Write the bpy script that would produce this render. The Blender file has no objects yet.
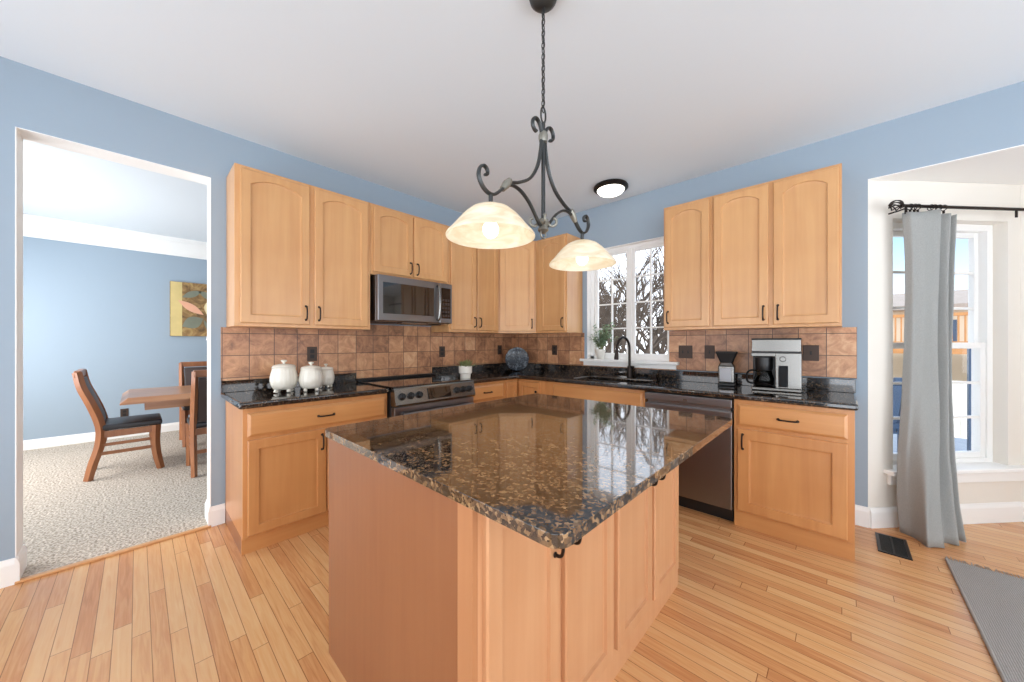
import bpy, bmesh, math, random
from mathutils import Vector, Matrix
from math import sin, cos, pi, radians

S = bpy.context.scene
COL = S.collection
# ------------------------------------------------------------------ camera, world, exposure
cam_d = bpy.data.cameras.new('camera'); cam = bpy.data.objects.new('camera', cam_d); COL.objects.link(cam)
cam.location = (3.17, -3.43, 1.265); cam.rotation_euler = (radians(90), 0, radians(43.2))
cam_d.sensor_width = 36.0; cam_d.lens = 36.0 * 352.0 / 1024.0; cam_d.shift_y = 1.5 / 1024.0
cam_d.clip_start = 0.05; cam_d.clip_end = 200
S.camera = cam
S.view_settings.view_transform = 'Standard'; S.view_settings.look = 'None'
S.view_settings.gamma = 1.0; S.view_settings.use_curve_mapping = False
S.view_settings.exposure = 0.65
S.cycles.max_bounces = 10; S.cycles.diffuse_bounces = 6; S.cycles.glossy_bounces = 5
S.cycles.transmission_bounces = 8; S.cycles.transparent_max_bounces = 16
S.cycles.sample_clamp_indirect = 6.0
S.cycles.use_denoising = True

def lin(c):
    return tuple(((v/255.0)/12.92 if v <= 10 else (((v/255.0)+0.055)/1.055)**2.4) for v in c) + (1.0,)

world = bpy.data.worlds.new('daylight'); S.world = world; world.use_nodes = True
wn, wl = world.node_tree.nodes, world.node_tree.links
wn.clear()
w_out = wn.new('ShaderNodeOutputWorld'); w_bg = wn.new('ShaderNodeBackground')
w_tc = wn.new('ShaderNodeTexCoord'); w_sep = wn.new('ShaderNodeSeparateXYZ')
w_up = wn.new('ShaderNodeValToRGB'); w_sun = wn.new('ShaderNodeMapRange'); w_mul = wn.new('ShaderNodeMath')
wl.new(w_tc.outputs['Generated'], w_sep.inputs[0])
w_z = wn.new('ShaderNodeMapRange'); w_z.inputs['From Min'].default_value = -1; w_z.inputs['From Max'].default_value = 1
wl.new(w_sep.outputs['Z'], w_z.inputs['Value']); wl.new(w_z.outputs['Result'], w_up.inputs['Fac'])
e = w_up.color_ramp.elements
e[0].position = 0.0; e[0].color = (1.35, 1.45, 1.58, 1)
e[1].position = 1.0; e[1].color = (0.42, 0.64, 1.0, 1)
for p, c in ((0.485, (1.35, 1.45, 1.58, 1)), (0.505, (0.93, 0.96, 1.0, 1)), (0.60, (0.36, 0.64, 1.0, 1))):
    k = e.new(p); k.color = c
# brighter half of the sky lies on the sun's side, behind the house front
w_dot = wn.new('ShaderNodeVectorMath'); w_dot.operation = 'DOT_PRODUCT'; w_dot.inputs[1].default_value = (0.80, -0.60, 0.0)
wl.new(w_tc.outputs['Generated'], w_dot.inputs[0])
w_sun.inputs['From Min'].default_value = -0.35; w_sun.inputs['From Max'].default_value = 0.7
w_sun.inputs['To Min'].default_value = 1.1; w_sun.inputs['To Max'].default_value = 2.4
wl.new(w_dot.outputs['Value'], w_sun.inputs['Value'])
w_whi = wn.new('ShaderNodeMix'); w_whi.data_type = 'RGBA'
w_f = wn.new('ShaderNodeMapRange'); w_f.inputs['From Min'].default_value = -0.2; w_f.inputs['From Max'].default_value = 0.3
wl.new(w_dot.outputs['Value'], w_f.inputs['Value'])
w_above = wn.new('ShaderNodeMath'); w_above.operation = 'GREATER_THAN'; w_above.inputs[1].default_value = 0.0; wl.new(w_sep.outputs['Z'], w_above.inputs[0])
w_hz = wn.new('ShaderNodeMapRange'); w_hz.inputs['From Min'].default_value = -0.05; w_hz.inputs['From Max'].default_value = -0.30; wl.new(w_sep.outputs['X'], w_hz.inputs['Value'])
w_hz.inputs['To Max'].default_value = 0.75
w_mx = wn.new('ShaderNodeMath'); w_mx.operation = 'MAXIMUM'; wl.new(w_f.outputs['Result'], w_mx.inputs[0]); wl.new(w_hz.outputs['Result'], w_mx.inputs[1])
w_ff = wn.new('ShaderNodeMath'); w_ff.operation = 'MULTIPLY'; wl.new(w_above.outputs[0], w_ff.inputs[0]); wl.new(w_mx.outputs[0], w_ff.inputs[1])
wl.new(w_ff.outputs[0], w_whi.inputs['Factor'])
wl.new(w_up.outputs['Color'], w_whi.inputs['A']); w_whi.inputs['B'].default_value = (0.97, 0.99, 1.03, 1)
wl.new(w_whi.outputs['Result'], w_bg.inputs['Color'])
w_st = wn.new('ShaderNodeMath'); w_st.operation = 'MULTIPLY_ADD'; w_st.inputs[1].default_value = 0.5; wl.new(w_hz.outputs['Result'], w_st.inputs[0]); wl.new(w_sun.outputs['Result'], w_st.inputs[2])
wl.new(w_st.outputs[0], w_bg.inputs['Strength'])
wl.new(w_bg.outputs[0], w_out.inputs[0])

# ------------------------------------------------------------------ material helpers
def new_mat(name):
    m = bpy.data.materials.new(name); m.use_nodes = True
    nt = m.node_tree; b = nt.nodes['Principled BSDF']
    return m, nt, b

def plain(name, rgb, rough=0.5, metal=0.0, spec=0.5, bump=None, var=0.0, coat=0.0):
    """one colour with a faint procedural mottling and optional noise bump (scale, strength)"""
    m, nt, b = new_mat(name)
    b.inputs['Base Color'].default_value = lin(rgb)
    b.inputs['Roughness'].default_value = rough; b.inputs['Metallic'].default_value = metal
    b.inputs['Specular IOR Level'].default_value = spec; b.inputs['Coat Weight'].default_value = coat
    tc = nt.nodes.new('ShaderNodeTexCoord')
    n = nt.nodes.new('ShaderNodeTexNoise'); n.inputs['Scale'].default_value = bump[0] if bump else 6.0
    n.inputs['Detail'].default_value = 4
    nt.links.new(tc.outputs['Object'], n.inputs['Vector'])
    if var:
        mx = nt.nodes.new('ShaderNodeMix'); mx.data_type = 'RGBA'
        c = lin(rgb)
        mx.inputs['A'].default_value = tuple(v*(1-var) for v in c[:3]) + (1,)
        mx.inputs['B'].default_value = tuple(min(1, v*(1+var)) for v in c[:3]) + (1,)
        nt.links.new(n.outputs['Fac'], mx.inputs['Factor']); nt.links.new(mx.outputs['Result'], b.inputs['Base Color'])
    if bump:
        bp = nt.nodes.new('ShaderNodeBump'); bp.inputs['Strength'].default_value = bump[1]; bp.inputs['Distance'].default_value = 0.004
        nt.links.new(n.outputs['Fac'], bp.inputs['Height']); nt.links.new(bp.outputs['Normal'], b.inputs['Normal'])
    return m

def wood(name, light, dark, axis='Z', rough=0.32, scale=1.0, coat=0.25):
    m, nt, b = new_mat(name)
    N, L = nt.nodes.new, nt.links.new
    tc = N('ShaderNodeTexCoord'); mp = N('ShaderNodeMapping')
    sc = {'X': (1.2, 22, 22), 'Y': (22, 1.2, 22), 'Z': (22, 22, 1.2)}[axis]
    mp.inputs['Scale'].default_value = tuple(v*scale for v in sc)
    oi = N('ShaderNodeObjectInfo'); add = N('ShaderNodeVectorMath'); add.operation = 'MULTIPLY_ADD'
    add.inputs[1].default_value = (7.3, 5.1, 3.7)
    L(oi.outputs['Random'], add.inputs[0]); L(tc.outputs['Object'], add.inputs[2]); L(add.outputs[0], mp.inputs['Vector'])
    n1 = N('ShaderNodeTexNoise'); n1.inputs['Scale'].default_value = 1.0; n1.inputs['Detail'].default_value = 6; n1.inputs['Distortion'].default_value = 0.6
    L(mp.outputs[0], n1.inputs['Vector'])
    n2 = N('ShaderNodeTexNoise'); n2.inputs['Scale'].default_value = 3.0; n2.inputs['Detail'].default_value = 2
    L(tc.outputs['Object'], n2.inputs['Vector'])
    mx = N('ShaderNodeMath'); mx.operation = 'MULTIPLY_ADD'; mx.inputs[1].default_value = 0.55
    m2 = N('ShaderNodeMath'); m2.operation = 'MULTIPLY'; m2.inputs[1].default_value = 0.45
    L(n2.outputs['Fac'], m2.inputs[0]); L(n1.outputs['Fac'], mx.inputs[0]); L(m2.outputs[0], mx.inputs[2])
    cr = N('ShaderNodeValToRGB'); cr.color_ramp.elements[0].position = 0.28; cr.color_ramp.elements[1].position = 0.72
    cr.color_ramp.elements[0].color = lin(dark); cr.color_ramp.elements[1].color = lin(light)
    L(mx.outputs[0], cr.inputs['Fac'])
    hs = N('ShaderNodeHueSaturation'); mr = N('ShaderNodeMapRange')
    mr.inputs['To Min'].default_value = 0.95; mr.inputs['To Max'].default_value = 1.05
    L(oi.outputs['Random'], mr.inputs['Value']); L(mr.outputs[0], hs.inputs['Value']); L(cr.outputs[0], hs.inputs['Color'])
    L(hs.outputs[0], b.inputs['Base Color'])
    b.inputs['Roughness'].default_value = rough; b.inputs['Coat Weight'].default_value = coat; b.inputs['Coat Roughness'].default_value = 0.18
    return m

def granite_mat(name, cells, stops, coat):
    m, nt, b = new_mat(name); N, L = nt.nodes.new, nt.links.new
    tc = N('ShaderNodeTexCoord')
    nz = N('ShaderNodeTexNoise'); nz.inputs['Scale'].default_value = 70; nz.inputs['Detail'].default_value = 3
    L(tc.outputs['Object'], nz.inputs['Vector'])
    mad = N('ShaderNodeVectorMath'); mad.operation = 'MULTIPLY_ADD'; mad.inputs[1].default_value = (0.010, 0.010, 0.010)
    L(nz.outputs['Color'], mad.inputs[0]); L(tc.outputs['Object'], mad.inputs[2])
    v = N('ShaderNodeTexVoronoi'); v.inputs['Scale'].default_value = cells
    L(mad.outputs[0], v.inputs['Vector'])
    sp = N('ShaderNodeSeparateColor'); L(v.outputs['Color'], sp.inputs[0])
    big = N('ShaderNodeTexNoise'); big.inputs['Scale'].default_value = 30; big.inputs['Detail'].default_value = 4
    L(tc.outputs['Object'], big.inputs['Vector'])
    mx = N('ShaderNodeMath'); mx.operation = 'MULTIPLY_ADD'; mx.inputs[1].default_value = 0.55
    m2 = N('ShaderNodeMath'); m2.operation = 'MULTIPLY'; m2.inputs[1].default_value = 0.5
    L(big.outputs['Fac'], m2.inputs[0]); L(sp.outputs[0], mx.inputs[0]); L(m2.outputs[0], mx.inputs[2])
    cr = N('ShaderNodeValToRGB'); el = cr.color_ramp.elements
    el[0].position = stops[0][0]; el[0].color = lin(stops[0][1]); el[1].position = stops[-1][0]; el[1].color = lin(stops[-1][1])
    for p, c in stops[1:-1]:
        q = el.new(p); q.color = lin(c)
    L(mx.outputs[0], cr.inputs['Fac']); L(cr.outputs[0], b.inputs['Base Color'])
    b.inputs['Roughness'].default_value = 0.07; b.inputs['Specular IOR Level'].default_value = 0.7; b.inputs['Coat Weight'].default_value = coat; b.inputs['Coat Roughness'].default_value = 0.02; b.inputs['Coat IOR'].default_value = 1.7
    return m

def tile_mat(name, axis, ox, oz, bw):
    m, nt, b = new_mat(name); N, L = nt.nodes.new, nt.links.new
    tc = N('ShaderNodeTexCoord'); sp = N('ShaderNodeSeparateXYZ'); cb = N('ShaderNodeCombineXYZ')
    L(tc.outputs['Object'], sp.inputs[0])
    ax = N('ShaderNodeMath'); ax.inputs[1].default_value = ox; az = N('ShaderNodeMath'); az.inputs[1].default_value = oz
    L(sp.outputs[axis], ax.inputs[0]); L(sp.outputs['Z'], az.inputs[0]); L(ax.outputs[0], cb.inputs[0]); L(az.outputs[0], cb.inputs[1])
    br = N('ShaderNodeTexBrick'); br.offset = 0.0; br.squash = 1.0
    br.inputs['Scale'].default_value = 1.0; br.inputs['Brick Width'].default_value = bw; br.inputs['Row Height'].default_value = 0.158
    br.inputs['Mortar Size'].default_value = 0.0028; br.inputs['Mortar Smooth'].default_value = 0.25
    br.inputs['Color1'].default_value = (0, 0, 0, 1); br.inputs['Color2'].default_value = (1, 1, 1, 1); br.inputs['Mortar'].default_value = (0.5, 0.5, 0.5, 1)
    L(cb.outputs[0], br.inputs['Vector'])
    n = N('ShaderNodeTexNoise'); n.inputs['Scale'].default_value = 9; n.inputs['Detail'].default_value = 6; n.inputs['Roughness'].default_value = 0.68; n.inputs['Distortion'].default_value = 1.2
    L(tc.outputs['Object'], n.inputs['Vector'])
    s1 = N('ShaderNodeSeparateColor'); L(br.outputs['Color'], s1.inputs[0])
    ma = N('ShaderNodeMath'); ma.operation = 'MULTIPLY_ADD'; ma.inputs[1].default_value = 0.22
    mb = N('ShaderNodeMath'); mb.operation = 'MULTIPLY'; mb.inputs[1].default_value = 0.8
    L(n.outputs['Fac'], mb.inputs[0]); L(s1.outputs[0], ma.inputs[0]); L(mb.outputs[0], ma.inputs[2])
    cr = N('ShaderNodeValToRGB'); el = cr.color_ramp.elements
    el[0].position = 0.28; el[0].color = lin((118, 82, 60)); el[1].position = 0.78; el[1].color = lin((226, 184, 144))
    for p, c in ((0.42, (164, 116, 84)), (0.58, (198, 146, 106))):
        q = el.new(p); q.color = lin(c)
    L(ma.outputs[0], cr.inputs['Fac'])
    mx = N('ShaderNodeMix'); mx.data_type = 'RGBA'; mx.inputs['B'].default_value = lin((88, 66, 54))
    L(br.outputs['Fac'], mx.inputs['Factor']); L(cr.outputs[0], mx.inputs['A']); L(mx.outputs['Result'], b.inputs['Base Color'])
    inv = N('ShaderNodeMath'); inv.operation = 'MULTIPLY_ADD'; inv.inputs[1].default_value = -1.0
    L(br.outputs['Fac'], inv.inputs[0]); L(n.outputs['Fac'], inv.inputs[2])
    bp = N('ShaderNodeBump'); bp.inputs['Strength'].default_value = 0.35; bp.inputs['Distance'].default_value = 0.004
    L(inv.outputs[0], bp.inputs['Height']); L(bp.outputs[0], b.inputs['Normal'])
    b.inputs['Roughness'].default_value = 0.34
    return m

def floor_mat():
    m, nt, b = new_mat('oak_strip_floor'); N, L = nt.nodes.new, nt.links.new
    def mth(op, a=None, bb=None, c=None):
        q = N('ShaderNodeMath'); q.operation = op
        for i, v in enumerate((a, bb, c)):
            if v is None: continue
            if isinstance(v, (int, float)): q.inputs[i].default_value = v
            else: L(v, q.inputs[i])
        return q.outputs[0]
    tc = N('ShaderNodeTexCoord'); sp = N('ShaderNodeSeparateXYZ'); L(tc.outputs['Object'], sp.inputs[0])
    X, Y = sp.outputs['X'], sp.outputs['Y']
    row = mth('FLOOR', mth('DIVIDE', Y, 0.0565)); fy = mth('FRACT', mth('DIVIDE', Y, 0.0565))
    wn1 = N('ShaderNodeTexWhiteNoise'); wn1.noise_dimensions = '1D'; L(row, wn1.inputs['W'])
    xo = mth('DIVIDE', mth('ADD', X, mth('MULTIPLY', wn1.outputs['Value'], 9.0)), 1.05)
    seg = mth('FLOOR', xo); fx = mth('FRACT', xo)
    cb = N('ShaderNodeCombineXYZ'); L(row, cb.inputs[0]); L(seg, cb.inputs[1])
    wn2 = N('ShaderNodeTexWhiteNoise'); wn2.noise_dimensions = '2D'; L(cb.outputs[0], wn2.inputs['Vector'])
    # grain
    gv = N('ShaderNodeCombineXYZ')
    L(mth('ADD', mth('MULTIPLY', X, 2.2), mth('MULTIPLY', wn2.outputs['Value'], 40.0)), gv.inputs[0]); L(mth('MULTIPLY', Y, 34.0), gv.inputs[1])
    g = N('ShaderNodeTexNoise'); g.inputs['Scale'].default_value = 1.6; g.inputs['Detail'].default_value = 5; g.inputs['Distortion'].default_value = 1.3
    L(gv.outputs[0], g.inputs['Vector'])
    fac = mth('ADD', mth('MULTIPLY', wn2.outputs['Value'], 0.42), mth('MULTIPLY', g.outputs['Fac'], 0.70))
    cr = N('ShaderNodeValToRGB'); el = cr.color_ramp.elements
    el[0].position = 0.15; el[0].color = lin((178, 118, 72)); el[1].position = 0.95; el[1].color = lin((226, 184, 134))
    for p, c in ((0.38, (202, 142, 92)), (0.62, (218, 166, 112))):
        q = el.new(p); q.color = lin(c)
    L(fac, cr.inputs['Fac'])
    gap = mth('MAXIMUM', mth('LESS_THAN', fy, 0.045), mth('LESS_THAN', fx, 0.0028))
    mx = N('ShaderNodeMix'); mx.data_type = 'RGBA'; mx.inputs['B'].default_value = lin((120, 72, 40))
    L(mth('MULTIPLY', gap, 0.8), mx.inputs['Factor']); L(cr.outputs[0], mx.inputs['A']); L(mx.outputs['Result'], b.inputs['Base Color'])
    bp = N('ShaderNodeBump'); bp.inputs['Strength'].default_value = 0.25; bp.inputs['Distance'].default_value = 0.002
    L(mth('SUBTRACT', mth('MULTIPLY', g.outputs['Fac'], 0.12), gap), bp.inputs['Height']); L(bp.outputs[0], b.inputs['Normal'])
    b.inputs['Roughness'].default_value = 0.27; b.inputs['Coat Weight'].default_value = 0.2; b.inputs['Coat Roughness'].default_value = 0.14
    return m

def carpet_mat():
    m, nt, b = new_mat('beige_carpet'); N, L = nt.nodes.new, nt.links.new
    tc = N('ShaderNodeTexCoord')
    n = N('ShaderNodeTexNoise'); n.inputs['Scale'].default_value = 75; n.inputs['Detail'].default_value = 3; L(tc.outputs['Object'], n.inputs['Vector'])
    cr = N('ShaderNodeValToRGB'); el = cr.color_ramp.elements
    el[0].position = 0.33; el[0].color = lin((138, 126, 113)); el[1].position = 0.66; el[1].color = lin((218, 207, 193))
    L(n.outputs['Fac'], cr.inputs['Fac']); L(cr.outputs[0], b.inputs['Base Color'])
    bp = N('ShaderNodeBump'); bp.inputs['Strength'].default_value = 0.8; bp.inputs['Distance'].default_value = 0.01
    L(n.outputs['Fac'], bp.inputs['Height']); L(bp.outputs[0], b.inputs['Normal'])
    b.inputs['Roughness'].default_value = 0.95; b.inputs['Specular IOR Level'].default_value = 0.1
    return m

def woven(name, rgb, sx, sy, contrast, rough=0.95, translucent=0.0):
    m, nt, b = new_mat(name); N, L = nt.nodes.new, nt.links.new
    tc = N('ShaderNodeTexCoord'); mp = N('ShaderNodeMapping'); mp.inputs['Scale'].default_value = (sx, sx, sy)
    L(tc.outputs['Object'], mp.inputs['Vector'])
    n = N('ShaderNodeTexNoise'); n.inputs['Scale'].default_value = 1; n.inputs['Detail'].default_value = 3; L(mp.outputs[0], n.inputs['Vector'])
    cr = N('ShaderNodeValToRGB'); el = cr.color_ramp.elements; c = lin(rgb)
    el[0].position = 0.3; el[0].color = tuple(v*(1-contrast) for v in c[:3])+(1,)
    el[1].position = 0.7; el[1].color = tuple(min(1, v*(1+contrast)) for v in c[:3])+(1,)
    L(n.outputs['Fac'], cr.inputs['Fac']); L(cr.outputs[0], b.inputs['Base Color'])
    b.inputs['Roughness'].default_value = rough; b.inputs['Specular IOR Level'].default_value = 0.15
    if translucent:
        tr = N('ShaderNodeBsdfTranslucent'); L(cr.outputs[0], tr.inputs['Color']); ms = N('ShaderNodeMixShader'); ms.inputs[0].default_value = translucent
        out = nt.nodes['Material Output']; L(b.outputs[0], ms.inputs[1]); L(tr.outputs[0], ms.inputs[2]); L(ms.outputs[0], out.inputs['Surface'])
    return m

def rug_mat():
    m, nt, b = new_mat('grey_woven_rug'); N, L = nt.nodes.new, nt.links.new
    tc = N('ShaderNodeTexCoord')
    w1 = N('ShaderNodeTexWave'); w1.bands_direction = 'X'; w1.inputs['Scale'].default_value = 42; w1.inputs['Distortion'].default_value = 1.5
    w2 = N('ShaderNodeTexWave'); w2.bands_direction = 'Y'; w2.inputs['Scale'].default_value = 42; w2.inputs['Distortion'].default_value = 1.5
    L(tc.outputs['Object'], w1.inputs['Vector']); L(tc.outputs['Object'], w2.inputs['Vector'])
    mu = N('ShaderNodeMath'); mu.operation = 'MULTIPLY'; L(w1.outputs['Fac'], mu.inputs[0]); L(w2.outputs['Fac'], mu.inputs[1])
    cr = N('ShaderNodeValToRGB'); el = cr.color_ramp.elements
    el[0].color = lin((142, 138, 134)); el[1].color = lin((186, 181, 176)); el[1].position = 0.7
    L(mu.outputs[0], cr.inputs['Fac']); L(cr.outputs[0], b.inputs['Base Color'])
    bp = N('ShaderNodeBump'); bp.inputs['Strength'].default_value = 0.6; bp.inputs['Distance'].default_value = 0.004
    L(mu.outputs[0], bp.inputs['Height']); L(bp.outputs[0], b.inputs['Normal'])
    b.inputs['Roughness'].default_value = 0.95; b.inputs['Specular IOR Level'].default_value = 0.1
    return m

def glass_mat(name, tint=(255, 255, 255), refl=0.06):
    m, nt, b = new_mat(name); N, L = nt.nodes.new, nt.links.new
    tr = N('ShaderNodeBsdfTransparent'); tr.inputs['Color'].default_value = lin(tint)
    gl = N('ShaderNodeBsdfGlossy'); gl.inputs['Roughness'].default_value = 0.02
    fr = N('ShaderNodeFresnel'); fr.inputs['IOR'].default_value = 1.3
    ge = N('ShaderNodeNewGeometry'); fm = N('ShaderNodeMath'); fm.operation = 'MULTIPLY_ADD'; fm.inputs[1].default_value = -1.0; fm.inputs[2].default_value = 1.0
    L(ge.outputs['Backfacing'], fm.inputs[0]); f2 = N('ShaderNodeMath'); f2.operation = 'MULTIPLY'; L(fm.outputs[0], f2.inputs[0]); L(fr.outputs[0], f2.inputs[1])
    ms = N('ShaderNodeMixShader'); L(f2.outputs[0], ms.inputs[0]); L(tr.outputs[0], ms.inputs[1]); L(gl.outputs[0], ms.inputs[2])
    nt.nodes.remove(b); L(ms.outputs[0], nt.nodes['Material Output'].inputs['Surface'])
    return m

def emit(name, rgb, strength):
    m, nt, b = new_mat(name)
    b.inputs['Base Color'].default_value = lin(rgb); b.inputs['Emission Color'].default_value = lin(rgb); b.inputs['Emission Strength'].default_value = strength
    return m

def alabaster_mat():
    m, nt, b = new_mat('alabaster_glass'); N, L = nt.nodes.new, nt.links.new
    tc = N('ShaderNodeTexCoord'); mp = N('ShaderNodeMapping'); mp.inputs['Scale'].default_value = (9, 9, 26)
    L(tc.outputs['Object'], mp.inputs['Vector'])
    n = N('ShaderNodeTexNoise'); n.inputs['Scale'].default_value = 1.0; n.inputs['Detail'].default_value = 3; n.inputs['Distortion'].default_value = 1.5
    L(mp.outputs[0], n.inputs['Vector'])
    cr = N('ShaderNodeValToRGB'); el = cr.color_ramp.elements
    el[0].position = 0.3; el[0].color = lin((232, 220, 194)); el[1].position = 0.7; el[1].color = lin((252, 247, 234))
    L(n.outputs['Fac'], cr.inputs['Fac']); L(cr.outputs[0], b.inputs['Base Color'])
    b.inputs['Roughness'].default_value = 0.25
    tr = N('ShaderNodeBsdfTranslucent'); L(cr.outputs[0], tr.inputs['Color'])
    ms = N('ShaderNodeMixShader'); ms.inputs[0].default_value = 0.5
    L(b.outputs[0], ms.inputs[1]); L(tr.outputs[0], ms.inputs[2]); L(ms.outputs[0], nt.nodes['Material Output'].inputs['Surface'])
    L(cr.outputs[0], b.inputs['Emission Color']); b.inputs['Emission Strength'].default_value = 0.04
    return m

M = dict(
    maple=wood('maple_vertical', (214, 165, 112), (196, 142, 91), 'Z'),
    maple_h=wood('maple_horizontal', (212, 161, 106), (194, 138, 86), 'X'),
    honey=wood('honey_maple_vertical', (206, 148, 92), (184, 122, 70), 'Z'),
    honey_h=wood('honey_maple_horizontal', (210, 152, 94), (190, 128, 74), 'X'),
    island=wood('island_maple', (206, 157, 116), (190, 137, 96), 'Z'),
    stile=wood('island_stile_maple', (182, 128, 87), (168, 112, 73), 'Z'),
    veneer_shaded=wood('maple_veneer_shaded', (148, 95, 60), (136, 83, 50), 'Z', scale=1.6, rough=0.4),  # maple darkened: shade of the island's front face put into the colour
    granite=granite_mat('black_brown_granite', 150, ((0.34, (17, 17, 19)), (0.56, (27, 25, 25)), (0.68, (48, 40, 34)), (0.80, (92, 74, 56)), (0.90, (140, 118, 92))), 0.3),
    granite_reflecting=granite_mat('granite_painted_reflection', 135, ((0.30, (26, 23, 22)), (0.44, (46, 37, 30)), (0.54, (80, 60, 43)), (0.67, (118, 89, 61)), (0.82, (158, 126, 91))), 0.55),  # same stone as the worktops, with brown reflected light painted into the flecks
    tileA=tile_mat('copper_tile_range_side', 'Y', 0.155*40.51, 0.092, 0.155),
    tileB=tile_mat('copper_tile_sink_side', 'X', 0.1585*0.536, 0.092, 0.1585),
    floor=floor_mat(), carpet=carpet_mat(), rug=rug_mat(),
    blue=plain('blue_wall_paint', (153, 168, 181), 0.75, spec=0.25, bump=(180, 0.04)),
    ceil=plain('ceiling_paint', (222, 229, 234), 0.9, spec=0.1, bump=(120, 0.05)),
    white=plain('white_trim_paint', (240, 239, 236), 0.45, spec=0.35),
    baywall=plain('warm_white_wall_paint', (230, 224, 214), 0.8, spec=0.2),
    bronze=plain('oil_rubbed_bronze', (46, 38, 34), 0.38, 0.75),
    iron=plain('dark_pewter_iron', (74, 76, 76), 0.42, 0.8, bump=(60, 0.15)),
    silverleaf=plain('worn_silver_leaf', (150, 148, 138), 0.4, 0.8),
    steel=plain('stainless_steel', (134, 132, 128), 0.26, 1.0),
    darksteel=plain('black_stainless_steel', (132, 131, 133), 0.3, 1.0),
    black=plain('black_plastic', (22, 22, 23), 0.35),
    blackglass=plain('black_glass', (12, 12, 14), 0.04, spec=0.7, coat=0.6),
    plate=plain('bronze_wall_plate', (72, 56, 48), 0.5, 0.3),
    outletblack=plain('black_receptacle', (28, 25, 24), 0.5),
    ceramic=plain('cream_glazed_ceramic', (226, 220, 206), 0.22, coat=0.3),
    pot=plain('white_clay_pot', (226, 222, 212), 0.5),
    sinkm=plain('black_composite_sink', (24, 24, 26), 0.35),
    leather=plain('black_leather', (44, 42, 44), 0.38, bump=(90, 0.2)),
    brownleather=plain('dark_brown_leather', (66, 52, 48), 0.42, bump=(90, 0.2)),
    chairwood=wood('walnut_stained_wood', (172, 112, 72), (128, 78, 48), 'Z', rough=0.35),
    tablewood=wood('walnut_stained_table_wood', (190, 138, 98), (150, 98, 64), 'Y', rough=0.3),
    linen=woven('grey_linen', (172, 173, 170), 320, 120, 0.09, translucent=0.25),
    glass=glass_mat('window_glass'), carafe=glass_mat('carafe_glass', (205, 205, 205)),
    bulb=emit('lit_bulb', (255, 248, 236), 2.2), dome=emit('lit_white_dome', (255, 246, 232), 2.5),
    alabaster=alabaster_mat(),
    leaf=plain('succulent_green', (132, 138, 88), 0.55, var=0.35), leaf2=plain('pale_variegated_leaf', (150, 172, 140), 0.5, var=0.3),
    soil=plain('potting_soil', (58, 44, 36), 0.95),
    plateblue=None, canvas=None,
    bark=plain('grey_bark', (86, 74, 64), 0.9, var=0.4), ever=plain('dark_evergreen', (46, 52, 36), 0.8, var=0.5),
    siding=plain('tan_siding', (206, 192, 172), 0.8), roof=plain('grey_shingle', (150, 140, 132), 0.9, var=0.2),
    deckwood=plain('cedar_deck_wood', (176, 124, 74), 0.7, var=0.2), vinyl=plain('white_vinyl', (236, 236, 232), 0.5),
    navy=plain('navy_painted_wood', (52, 76, 104), 0.5, var=0.15), deckgrey=plain('grey_deck_boards', (128, 138, 150), 0.8, var=0.15),
    ground=plain('winter_grass', (138, 128, 92), 0.95, var=0.3),
    teal=plain('teal_glazed_ceramic', (84, 124, 136), 0.25), shade=plain('white_linen_shade', (240, 238, 232), 0.8),
    rugedge=plain('grey_cotton_edge', (152, 147, 142), 0.95, var=0.2),
)

def plate_mat():
    m, nt, b = new_mat('blue_patterned_glaze'); N, L = nt.nodes.new, nt.links.new
    tc = N('ShaderNodeTexCoord'); v = N('ShaderNodeTexVoronoi'); v.feature = 'DISTANCE_TO_EDGE'; v.inputs['Scale'].default_value = 34
    n = N('ShaderNodeTexNoise'); n.inputs['Scale'].default_value = 26; L(tc.outputs['Object'], n.inputs['Vector'])
    L(tc.outputs['Object'], v.inputs['Vector'])
    ad = N('ShaderNodeMath'); ad.operation = 'MULTIPLY_ADD'; ad.inputs[1].default_value = 2.2
    sb = N('ShaderNodeMath'); sb.operation = 'SUBTRACT'; sb.inputs[1].default_value = 0.42
    L(n.outputs['Fac'], sb.inputs[0]); L(v.outputs['Distance'], ad.inputs[0]); L(sb.outputs[0], ad.inputs[2])
    cr = N('ShaderNodeValToRGB'); el = cr.color_ramp.elements
    el[0].position = 0.08; el[0].color = lin((104, 116, 126)); el[1].position = 0.2; el[1].color = lin((30, 38, 48))
    L(ad.outputs[0], cr.inputs['Fac']); L(cr.outputs[0], b.inputs['Base Color']); b.inputs['Roughness'].default_value = 0.25
    return m
M['plateblue'] = plate_mat()
def canvas_mat():
    m, nt, b = new_mat('painted_canvas'); N, L = nt.nodes.new, nt.links.new
    tc = N('ShaderNodeTexCoord'); n = N('ShaderNodeTexNoise'); n.inputs['Scale'].default_value = 7; n.inputs['Detail'].default_value = 6; n.inputs['Distortion'].default_value = 2
    L(tc.outputs['Object'], n.inputs['Vector'])
    cr = N('ShaderNodeValToRGB'); el = cr.color_ramp.elements
    el[0].position = 0.3; el[0].color = lin((84, 66, 44)); el[1].position = 0.72; el[1].color = lin((176, 148, 96))
    q = el.new(0.5); q.color = lin((138, 106, 66))
    L(n.outputs['Fac'], cr.inputs['Fac']); L(cr.outputs[0], b.inputs['Base Color']); b.inputs['Roughness'].default_value = 0.8
    return m
M['canvas'] = canvas_mat()
M['canvas_gold'] = plain('painted_gold_band', (206, 184, 124), 0.8, var=0.25)
M['art_pink'] = plain('painted_coral_petal', (222, 166, 136), 0.8, var=0.15)
M['art_grey'] = plain('painted_grey_leaf', (118, 122, 106), 0.8, var=0.3)
M['art_cream'] = plain('painted_cream_petal', (222, 206, 164), 0.8, var=0.15)

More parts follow.
